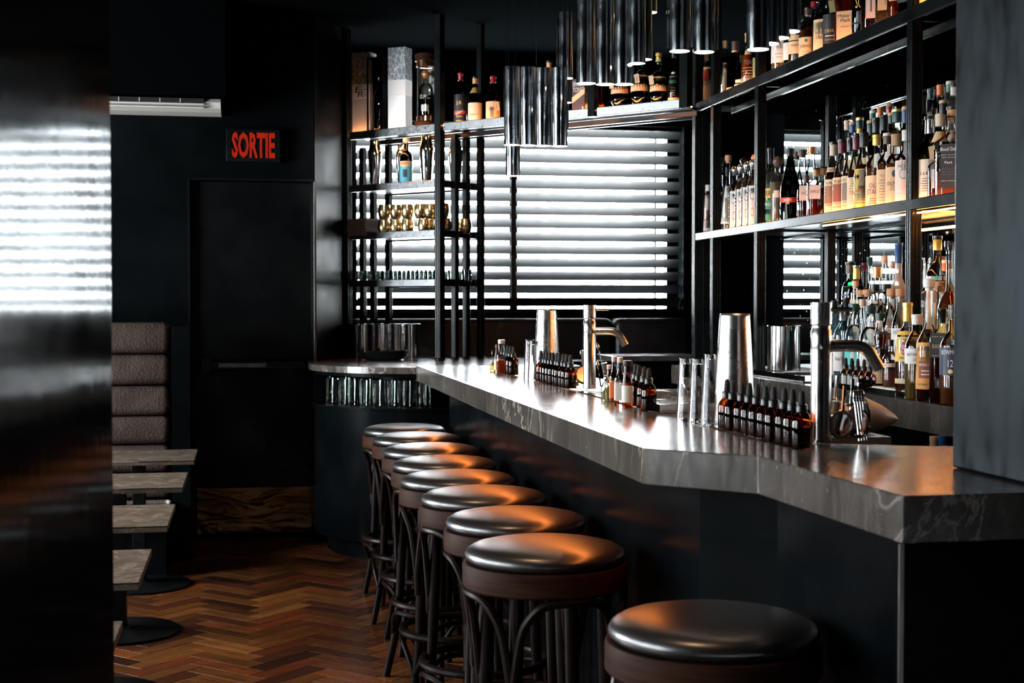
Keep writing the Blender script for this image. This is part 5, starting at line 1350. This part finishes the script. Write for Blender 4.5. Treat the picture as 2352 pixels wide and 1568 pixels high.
# counter under the shelves
Z1_, Z2_ = CZ + .1015, CZ + .2015
K1, K2, K3 = 2.285, 2.475, 2.625
cn = [
 (2086, 695, K1, .084, 'bord', 'clear', 'dark', ('yfoil',), [('yellow', .38, .74 - .10, 80, [('#oval', .8, .15, .52, 'red'), ('Havana', 1.0, .05, .55, 'inkwhite'), ('Club', .6, .05, .50, 'inkwhite'), ('ORIGINAL', 1.0, .022, .42, 'ink')]), ('cream', .15, .20, 80), ('yellow', .66, .70, 70)], 'rum bottle with yellow label, red disc and gold screw cap', dict(fill=.58)),
 (2108, 722, K1 - .01, .082, 'case', 'clear', 'gold', ('white',), [('white', .42, .60, 80, [('BOTANIST', 1.4, .035, .53, 'ink'), ('22', .3, .03, .47, 'inkred')])] , 'embossed clear gin bottle with white label and white cap', dict(fill=.5)),
 (2135, 640, K1 - .015, .084, 'tall', 'clear', 'dark', ('white', 'bartop'), [('orange', .10, .62 - .14, 80, [('PLANTERAY', 1.7, .038, .43, 'ink'), ('#rect', 1.3, .14, .26, 'redsepia'), ('ORIGINAL DARK', 1.3, .022, .30, 'inkwhite'), ('#rect', .8, .008, .25, 'inkwhite'), ('#rect', .8, .008, .22, 'inkwhite'), ('ORIGINAL DARK', 1.6, .016, .14, 'ink')])], 'dark rum bottle with orange label and maroon panel', dict(fill=.20)),
 (2165, 708, K1 - .015, .080, 'flat', 'clear', 'dark', ('black',), [('black', .48, .74, 58, [('BLACK LABEL', 1.3, .04, .60, 'gold'), ('#rect', 1.4, .01, .50, 'gold'), ('#rect', 1.4, .01, .70, 'gold')]), ('black', .16, .26, 30, [('12', .4, .05, .21, 'gold')])], 'square whisky bottle with slanted black and gold label', dict(fill=.66, power=5.0)),
 (2192, 700, K1 - .03, .086, 'whisky', 'clear', 'amber', ('black',), [('navy', .30, .72 - .14, 80, [('BOWMORE', 1.6, .045, .53, 'inkwhite'), ('12', .4, .07, .42, 'inkwhite'), ('#oval', .4, .04, .34, 'gold')] )], 'malt bottle with navy label reading 12 at the column edge', dict(fill=.6)),
 (2183, 553, K2, .092, 'tall', 'clear', 'amber', ('glass', 'bartop'), [('yellow', .16, .50 - .04, 80, [('PLANTERAY', 1.7, .045, .42, 'ink'), ('RUM', .5, .02, .375, 'ink'), ('#rect', .12, .10, .30, 'ink')])], 'big rum bottle with large yellow label and round glass seal', dict(z=Z1_, fill=.6)),
 (2153, 542, K3, .088, 'whisky', 'clear', 'amber', ('yfoil', 'black'), [('tan', .08, .55, 80, [('#oval', .8, .12, .40, 'sepia')]), ('white', .56, .60, 60), ('teal', .56, .60, 20)], 'tall bottle with gold capsule, black top and tan sealed label', dict(z=Z2_, fill=.6)),
 (2128, 592, K3, .074, 'tall', 'clear', 'clear', ('glass', 'bartop'), [('black', .3, .55, 40, [('OR', .8, .08, .42, 'inkwhite')])], 'clear bottle with glass stopper and black lettered label behind post', dict(z=Z2_)),
 (2172, 598, K3, .070, 'whisky', 'clear', 'clear', ('orange', 'white'), [], 'rear bottle with wide orange capsule beside the gold one', dict(z=Z2_)),
 (2064, 558, K3 - .03, .086, 'frost', 'frost', None, ('blue',), [], 'frosted white vodka bottle with long blue capsule', dict(z=Z2_)),
 (2031, 588, K3, .068, 'tall', 'clear', 'clear', ('pcork', 'bartop'), [], 'tall slim clear bottle with pale cork in the rear row', dict(z=Z2_)),
 (2048, 600, K3, .070, 'tall', 'clear', 'clear', ('white', 'bartop'), [('white', .1, .3, 60)], 'clear rear bottle with white stopper beside the frosted bottle', dict(z=Z2_)),
 (2015, 613, K3 - .04, .076, 'squat', 'clear', 'clear', ('copper',), [('white', .2, .5, 60)], 'rear bottle with bright copper capsule', dict(z=Z2_)),
 (1998, 590, K3, .066, 'tall', 'clear', 'clear', ('dgreen',), [], 'rear bottle with tall dark green capsule in front of the mirror', dict(z=Z2_)),
 (1985, 604, K3, .066, 'tall', 'brown', None, ('burg',), [], 'rear bottle with wine-red capsule, near the lit amber strip', dict(z=Z2_)),
 (1968, 610, K3 - .03, .074, 'bord', 'black', None, ('yfoil', 'silver'), [('cream', .3, .5, 60)], 'dark bottle with yellow-gold neck and silver cap', dict(z=Z2_)),
 (1954, 602, K3 - .03, .078, 'squat', 'green', None, ('brown', 'glass'), [('purple', .52, .68 - .02, 80)], 'green bottle with purple band label and glass-like cap', dict(z=Z2_)),
 (1965, 645, K2 + .04, .066, 'tall', 'clear', 'clear', ('pcork', 'bartop'), [('green', .1, .4, 60)], 'clear bottle with flat pale stopper in front of the green one', dict(z=Z1_)),
 (1979, 666, K2 + .02, .074, 'squat', 'clear', 'clear', ('cork', 'bartop'), [('white', .2, .5, 50)], 'clear bottle with cork stopper, first of a matching pair', dict(z=Z1_)),
 (1995, 665, K2 + .02, .074, 'squat', 'clear', 'clear', ('cork', 'bartop'), [('white', .2, .5, 50)], 'clear bottle with cork stopper, second of the matching pair', dict(z=Z1_)),
 (2011, 652, K2 + .02, .076, 'squat', 'clear', 'clear', ('black', 'bartop'), [('white', .2, .5, 50)], 'clear bottle with flat black stopper beside the cork pair', dict(z=Z1_)),
 (2036, 652, K2 + .02, .080, 'squat', 'clear', 'clear', ('black', 'bartop'), [('pink', .1, .55, 60)], 'clear bottle with flat black stopper and blank pinkish label', dict(z=Z1_)),
 (2049, 663, K2 - .02, .070, 'case', 'clear', 'dark', ('cork', 'bartop'), [('white', .30, .66 - .05, 80, [('FACCIA', 1.5, .04, .57, 'inkred'), ('BRUTTO', 1.5, .04, .38, 'inkred'), ('#oval', .45, .07, .48, 'orbrown'), ('#oval', .30, .05, .48, 'white')]), ('orange', .12, .24, 80, [('APERITIVO', 1.5, .03, .20, 'ink')])], 'aperitif bottle with white label and red lettering', dict(z=CZ, fill=.6)),
 (2070, 663, K2 - .02, .070, 'case', 'clear', 'dark', ('cork', 'bartop'), [('white', .30, .66 - .05, 80, [('FACCIA', 1.5, .04, .57, 'inkblue'), ('BRUTTO', 1.5, .04, .38, 'inkblue'), ('#oval', .45, .07, .48, 'inkblue'), ('#oval', .30, .05, .48, 'white')]), ('blue', .12, .24, 80, [('APERITIVO', 1.5, .03, .20, 'ink')])], 'aperitif bottle with white label and blue lettering', dict(z=CZ, fill=.6)),
 (1964, 697, K2 - .04, .078, 'squat', 'clear', 'clear', ('dgreen', 'bartop'), [('teal', .02, .52, 75, [('#oval', .5, .10, .36, 'inkwhite')])], 'round clear bottle with dark green cap and teal label', dict(z=CZ)),
 (1982, 687, K2 - .04, .062, 'tall', 'clear', 'clear', ('pcork', 'bartop'), [('teal', .05, .48, 75, [('DE', .5, .03, .42, 'gold'), ('VERDEN', 1.1, .05, .33, 'inkwhite'), ('MEZCAL', .9, .025, .24, 'gold')])], 'long-necked bottle with pale cork and turquoise lettered label', dict(z=CZ)),
 (2000, 702, K2 - .06, .086, 'squat', 'clear', 'clear', ('dgreen', 'bartop'), [('white', .10, .50, 60, [('NOTT', .9, .05, .32, 'ink')])], 'clear bottle with dark green cap and white lettered label', dict(z=CZ)),
 (2023, 719, K2 - .08, .088, 'onion', 'clear', 'dark', ('dgreen', 'bartop'), [('tan', .08, .36, 70, lines(.12, .32, 5)), ('black', .72, .76, 80), ('white', .46, .52, 40, [('48', .3, .03, .49, 'ink')])], 'bulb-necked flask with black wrapped neck and tan label', dict(z=CZ, fill=.75)),
 (1945, 683, K2 - .04, .064, 'bord', 'clear', 'clear', ('black',), [('gold', .83, .84, 80)], 'bottle with black capsule trimmed by thin gold bands', dict(z=CZ)),
 (1917, 690, K2 - .06, .076, 'flat', 'blue', None, ('black',), [('white', .10, .58, 46, [('#oval', .6, .1, .46, 'inkblue'), ('LONDON', .8, .04, .34, 'ink'), ('DRY GIN', .8, .04, .28, 'ink')])], 'pale blue square gin bottle with white label behind the faucet', dict(z=CZ, power=4.0)),
 (1936, 700, K2 - .05, .074, 'bord', 'blue', 'clear', ('silver', 'black'), [('white', .16, .56, 70, [('Ketel One', 1.3, .05, .32, 'ink'), ('#rect', .4, .08, .48, 'inkgrey')])], 'pale blue vodka bottle with white label and black lettering', dict(z=CZ)),
 (2047, 780, K1 + .01, .058, 'whisky', 'clear', 'pink', ('black',), [('pink', .42, .50, 70)], 'small clear flask with black cap beside the yellow-label rum', dict(z=CZ + .03, fill=.35)),
 (2025, 800, K1 + .03, .060, 'case', 'brown', None, ('black',), [('tan', .04, .66, 80, lines(.1, .5, 8, 'inkgrey', 1.4))], 'small brown bottle wrapped in a tan printed label', dict(z=CZ + .03)),
]
row(cn, CZ + .0005, 'bottles crowded on the stone back counter')
A_ = at_z(1938, 873, CZ + .005); B_ = at_z(2002, 882, CZ + .005)
for i in range(6):
    y = 5.235 - .056 * i; p = Vector((2.30, y, CZ + .0045))
    o = dup(dr0, p); o.location = p; o.rotation_euler = (0, 0, .3 * i); o['group'] = 'droppers in the low steel tray'
    o['label'] = ORD[i] + ' dropper bottle in the low steel tray, counting from the faucet side'
    if i < 3:
        g = lathe_arc(.0222, .004, .046, -50, 50); q = obj('paper_label', g, PC['white'], o, True); q.rotation_euler = (0, 0, -o.rotation_euler.z + math.atan2(-p.x, p.y))

# diagonal top shelf
T0 = US + .0245
def dput(px, yt, off, dia, shp, gl, lq, cp_, lab, text, **op):
    p = at_diag(px, 400, off); top = at_diag(px, yt, off).z; zz = op.pop('z', T0)
    bottle((p.x, p.y), zz, top - zz, dia / 2, shp, gl, lq, cp_, lab, text, 'bottles on the diagonal top shelf', **op)
def dbox_thing(name, px0, px1, yt, off, depth, label, cat, mat):
    a = at_diag(px0, 400, off); b = at_diag(px1, 400, off); h = at_diag((px0 + px1) / 2, yt, off).z - T0
    w = (b - a).length; c = (a + b) / 2
    t = thing(name, label, cat, (c.x, c.y, T0 + .0006), dang); return t, w, h
def mk_carton():
    k = N('silver_scaled_card'); v = k.coord('Object')
    vo = k.n('ShaderNodeTexVoronoi'); vo.feature = 'DISTANCE_TO_EDGE'; k.l(k.coord('Object', (1, 1, .45)), vo.inputs['Vector']); vo.inputs['Scale'].default_value = 52
    e = k.ramp(vo.outputs[0], [(0.03, 1.0), (0.07, 0.0)])
    c = k.mixc(e, (0.22, 0.24, 0.26), (0.62, 0.64, 0.66)); k.bsdf(**{'Base Color': c, 'Roughness': .4, 'Metallic': .3}); return k.m
CARD = mk_carton(); SILV = plain('silver_card', (0.66, 0.68, 0.70), .38, .35); PALE = plain('pale_card_band', (0.80, 0.80, 0.80), .6)
for k, (a, b, yt) in enumerate(((805, 839, 119), (887, 921, 107))):
    t, w, h = dbox_thing('gift_carton', a, b, yt, .01 + .0, .09, ['tall silver scaled gift carton with a scripted band, end of the diagonal shelf', 'tall silver scaled gift carton with a blank pale band'][k], 'box', CARD)
    t.rotation_euler = (0, 0, dang + R(14)); t.location = t.location + DN * .03
    obj('lower_sleeve', rbox(-w / 2, w / 2, -.0, .085, 0, h * .44, .001, 1), SILV, t)
    obj('upper_sleeve', rbox(-w / 2, w / 2, -.0, .085, h * .62, h, .001, 1), CARD, t)
    q = obj('card_band', rbox(-w / 2 - .0004, w / 2 + .0004, -.0006, .0856, h * .44, h * .62, .001, 1), PALE, t)
    if k == 0:
        obj('lettering', flat_text('E', w * .36, h * .075, -.0016, -w * .12, h * .56, .25), INK, q); obj('lettering', flat_text('agle', w * .34, h * .03, -.0016, w * .14, h * .555, .25), INK, q)
        obj('lettering', flat_text('R', w * .36, h * .07, -.0016, w * .02, h * .50, .25), INK, q); obj('lettering', flat_text('are', w * .26, h * .025, -.0016, w * .30, h * .495, .25), INK, q)
# dark presentation box with a bottle silhouette
t, w, h = dbox_thing('presentation_box', 848, 884, 132, .06, .1, 'open black presentation box holding a dark bottle between two silver cartons', 'box', BLACK)
t.location = t.location + DN * .02
obj('box_case', join(box(-w / 2, -w / 2 + .004, -.04, .06, 0, h), box(w / 2 - .004, w / 2, -.04, .06, 0, h), box(-w / 2 + .004, w / 2 - .004, .056, .06, 0, h), box(-w / 2 + .004, w / 2 - .004, -.04, .056, 0, .03), box(-w / 2 + .004, w / 2 - .004, -.04, .056, h - .01, h)), BLACKG, t)
p = at_diag(874, 400, .08)
bottle((t.location.x, t.location.y), T0 + .031, h * .72, .034, 'whisky', 'black', None, ('silver', 'ball'), [], 'dark bottle standing inside the black presentation box', None)
# glass cylinder case with a decanter
p = at_diag(979, 400, .10); d = (p - CO).dot(ray(1176, 784)); H_c = at_diag(979, 124, .10).z - T0; rc_ = 21 / FPX * d
t = thing('display_case', 'glass cylinder case with copper bands holding a whiskey decanter', 'display case', (p.x, p.y, T0 + .0006))
obj('wooden_base', lathe([(rc_ * 1.25, 0), (rc_ * 1.25, H_c * .11), (rc_ * 1.1, H_c * .125)], 32), WOODR, t, True)
obj('copper_band', lathe([(rc_ * 1.08, H_c * .125), (rc_ * 1.08, H_c * .19)], 32), COPPERP, t, True)
obj('glass_cylinder', lathe([(rc_, H_c * .19), (rc_, H_c * .83)], 32, cap0=False, cap1=False), TGLASS, t, True)
obj('back_card', lathe_arc(rc_ * .96, H_c * .20, H_c * .82, 60, 240), plain('pale_backing', (.45, .43, .40), .7), t, True)
obj('copper_band', lathe([(rc_ * 1.06, H_c * .83), (rc_ * 1.06, H_c * .90)], 32), COPPERP, t, True)
obj('wooden_lid', lathe([(rc_ * 1.2, H_c * .90), (rc_ * 1.22, H_c * .99), (rc_ * 1.1, H_c)], 32), WOODR, t, True)
bottle((p.x, p.y), T0 + H_c * .195, H_c * .58, rc_ * .78, 'squat', 'clear', 'black', ('copper', 'ball'), [('white', .10, .24, 30), ], 'clear decanter with copper stopper and white O.F.C. letters in the case', None, fill=.46,
    extra=lambda t, r, H: obj('lettering', wrap_text('O.F.C.', r * 1.6, H * .09, r + .001, H * .42), PC['inkwhite'], t))
dput(1058, 168, .10, .076, 'whisky', 'black', None, ('redwax', 'redwax'), [('black', .08, .60, 80, [('J.B.', .9, .08, .44, 'gold')] + lines(.12, .2, 2, 'gold', 1.2)), ('red', .24, .30, 60, [('FITZGERALD', 1.4, .035, .27, 'inkwhite', 28)])], 'dark bottle with a red ribbon label across black, diagonal shelf', )
dput(1092, 177, .08, .084, 'whisky', 'black', None, ('tan', 'black'), [('peach', .03, .46, 80, [('Fitzgerald', 1.5, .05, .22, 'inkgrey')]), ('gold', .66, .78, 60)], 'bottle with broad plain peach label and gold neck foil')
dput(1133, 175, .08, .084, 'whisky', 'brown', 'dark', ('redwax',), [('cream', .05, .46, 80, [('Weller', 1.0, .05, .30, 'ink'), ('#rect', .5, .22, .24, 'inkgrey')])], 'bottle with red neck foil and a hanging paper tag', extra=tag_on('tan', '107', .36, .75))
dput(1261, 140, .14, .074, 'whisky', 'brown', None, ('tan', 'black'), [], 'bottle neck with copper foil rising behind the low tube cluster')
dput(1285, 190, .10, .080, 'whisky', 'clear', 'amber', ('black',), [('cream', .1, .6, 80)], 'amber bottle hidden behind the slim staggered lamp tubes')
t, w, h = dbox_thing('whisky_carton', 1309, 1338, 180, .03, .1, 'brown carton with gold diagonal stripe and word TONIC', 'box', None)
t.location = t.location + DN * .05
obj('carton_body', rbox(-w / 2, w / 2, -.03, .05, 0, h, .001, 1), cp('dark_brown_card', (.045, .012, .010), .5), t)
sv = [(-w / 2, -.031, h * .34), (w / 2, -.031, h * .58), (w / 2, -.031, h * .74), (-w / 2, -.031, h * .50)]
obj('gold_stripe', (sv, [(0, 1, 2, 3)]), PC['cream'], t)
obj('lettering', flat_text('ERNEST', w * .85, h * .13, -.0316, 0, h * .86), PC['white'], t); obj('lettering', flat_text('TONIC', w * .85, h * .13, -.0316, 0, h * .70), PC['white'], t)
obj('round_emblem', move(xf(lathe([(w * .12, 0), (w * .11, .001)], 14), Matrix.Rotation(R(90), 3, 'X')), w * .15, -.0306, h * .12), PC['pink'], t)
dput(1345, 150, .08, .060, 'case', 'clear', 'amber', ('tan',), [('cream', .10, .70, 80, [('OLD', .8, .06, .5, 'ink'), ('#rect', 1.5, .008, .36, 'ink')])], 'slim bottle with parchment label beside the hanging post')
dput(1376, 150, .08, .062, 'case', 'brown', None, ('tan',), [('orange', .06, .70, 80, [('BRUNI', .25, .4, .4, 'sepia')])], 'slim bottle with rust label on the window side of the hanging post')
dput(1424, 120, .10, .104, 'bulge', 'black', None, ('black',), [('cream', .30, .60 - .04, 75, [('MONTENEGRO', 1.6, .05, .43, 'ink'), ('#rect', 1.5, .01, .37, 'inkred')])], 'bulging amaro bottle with amber label, first of three under lamps', extra=tag_on('peach', None, .46, -.7))
dput(1470, 112, .10, .106, 'bulge', 'green', 'black', ('green',), [('cream', .30, .60 - .04, 75, [('AMARO', 1.2, .05, .5, 'ink'), ('#rect', 1.6, .01, .40, 'orbrown')])], 'bulging green amaro bottle with a tag reading 1960s', fill=.3, extra=tag_on('peach', '1960s', .50, -.1))
dput(1513, 122, .10, .100, 'bulge', 'green', 'black', ('gold',), [('cream', .30, .60 - .04, 75, [('AMARO', 1.2, .05, .5, 'ink'), ('#oval', .3, .05, .40, 'orbrown')]), ('cream', .84, .87, 70)], 'bulging green amaro bottle with gold cap, nearest the corner column', extra=tag_on('peach', None, .50, -.6))
dput(1547, 118, .06, .060, 'tall', 'brown', None, ('black',), [('cream', .10, .54, 80, [('FERNET-BRANCA', 1.5, .04, .50, 'ink'), ('MENTA', 1.4, .06, .43, 'inkgreen'), ('FRATELLI BRANCA', 1.4, .018, .36, 'ink')] + lines(.14, .32, 5)), ('white', .58, .62, 50)], 'tall herbal liqueur bottle with cream label and round seal, beside corner column')
# round tealight holder
p = at_diag(1512, 400, .02); 
# blue labelled bottle on the second shelf
p = at_diag(933, 400, .10); top = at_diag(933, 318, .10).z
bottle((p.x, p.y), zs_ + .0005, top - zs_, .040, 'bord', 'black', None, ('pcork', 'bartop'), [('blue', .08, .52, 70, [('#rect', 1.9, .10, .47, 'cream'), ('AMARO', 1.5, .05, .475, 'inkred'), ('#rect', .8, .02, .415, 'gold'), ('#rect', .7, .16, .27, 'navy')])], 'dark amaro bottle with sky-blue label on the second diagonal shelf', None)

# bottles on the rail below the counter, seen past the column
for i, (px, py, g_) in enumerate(((2146, 1002, 'clear'), (2166, 1000, 'blue'))):
    p = at_x(px, py, 2.20)
    bottle((p.x, p.y), p.z - .30, .30, .036, 'bord', g_, 'clear', ('cork' if i == 0 else 'blue',), [('navy', .4, .7, 70)], ['clear bottle with cork top in the rail below the stone counter', 'blue bottle in the rail below the stone counter'][i], 'bottles in the speed rail')
    if i == 0: pr_ = p
t = thing('speed_rail', 'steel bottle rail hung below the stone counter', 'rail', (2.20, pr_.y, pr_.z - .31))
obj('rail_pan', join(box(-.05, .06, -.35, .35, 0, .008), box(-.055, -.05, -.35, .35, 0, .06)), STEEL, t)

# ------------------------------------------------------------------ lamps in the ceiling, plus one added fill spot in the aisle
def ceil_spot(x, y, energy, col, size=40, blend=.5, target=None, rad=.03, lab=None):
    t = thing('ceiling_spotlight', lab, 'spotlight', (x, y, ZC))
    obj('spot_can', lathe([(.035, -.09), (.035, -.001)], 20, cap0=False), FRAME, t, True)
    lamp('ceiling_light', 'SPOT', (x, y, ZC - .10), energy, col, target or (x, y, 0), spot_size=R(size), spot_blend=blend, shadow_soft_size=rad)
PUCK = glow('warm_strip_lens', (1.0, .25, .045), 24)
for i, v in enumerate((2.45, 3.35, 4.3, 5.2, 6.1)):
    ceil_spot(.35, v, 26, (1.0, .60, .34), 34, .8, (.68, v + .05, .78), .03, ORD[i] + ' small ceiling spotlight above the bar stools, from the near end')
t = thing('underbar_light_strip', 'slim warm light strip hidden under the stone bar overhang above the stools', 'light', (.84, 4.75, BZ - BT))
obj('strip_channel', rbox(-.008, .008, -1.85, 1.85, -.010, -.0005, .001, 1), FRAME, t)
obj('shield_lip', box(.009, .012, -1.85, 1.85, -.024, -.0005), FRAME, t)  # unseen lip added to keep the strip's light off the bar panel
obj('lit_strip', box(-.005, .005, -1.84, 1.84, -.0115, -.0101), PUCK, t)
for i, v in enumerate((3.4, 4.6, 5.9)):
    ceil_spot(-1.2, v, 110, (1.0, .80, .62), 80, .8, None, .05, ORD[i] + ' ceiling spotlight above the stone tables, from the near end')
ceil_spot(.15, 5.6, 130, (1.0, .96, .92), 26, .7, (.95, 8.6, 2.1), .04, 'added fill spotlight, out of view, in the aisle aimed at the diagonal shelving')  # fill light added only to brighten the cartons on the diagonal shelf
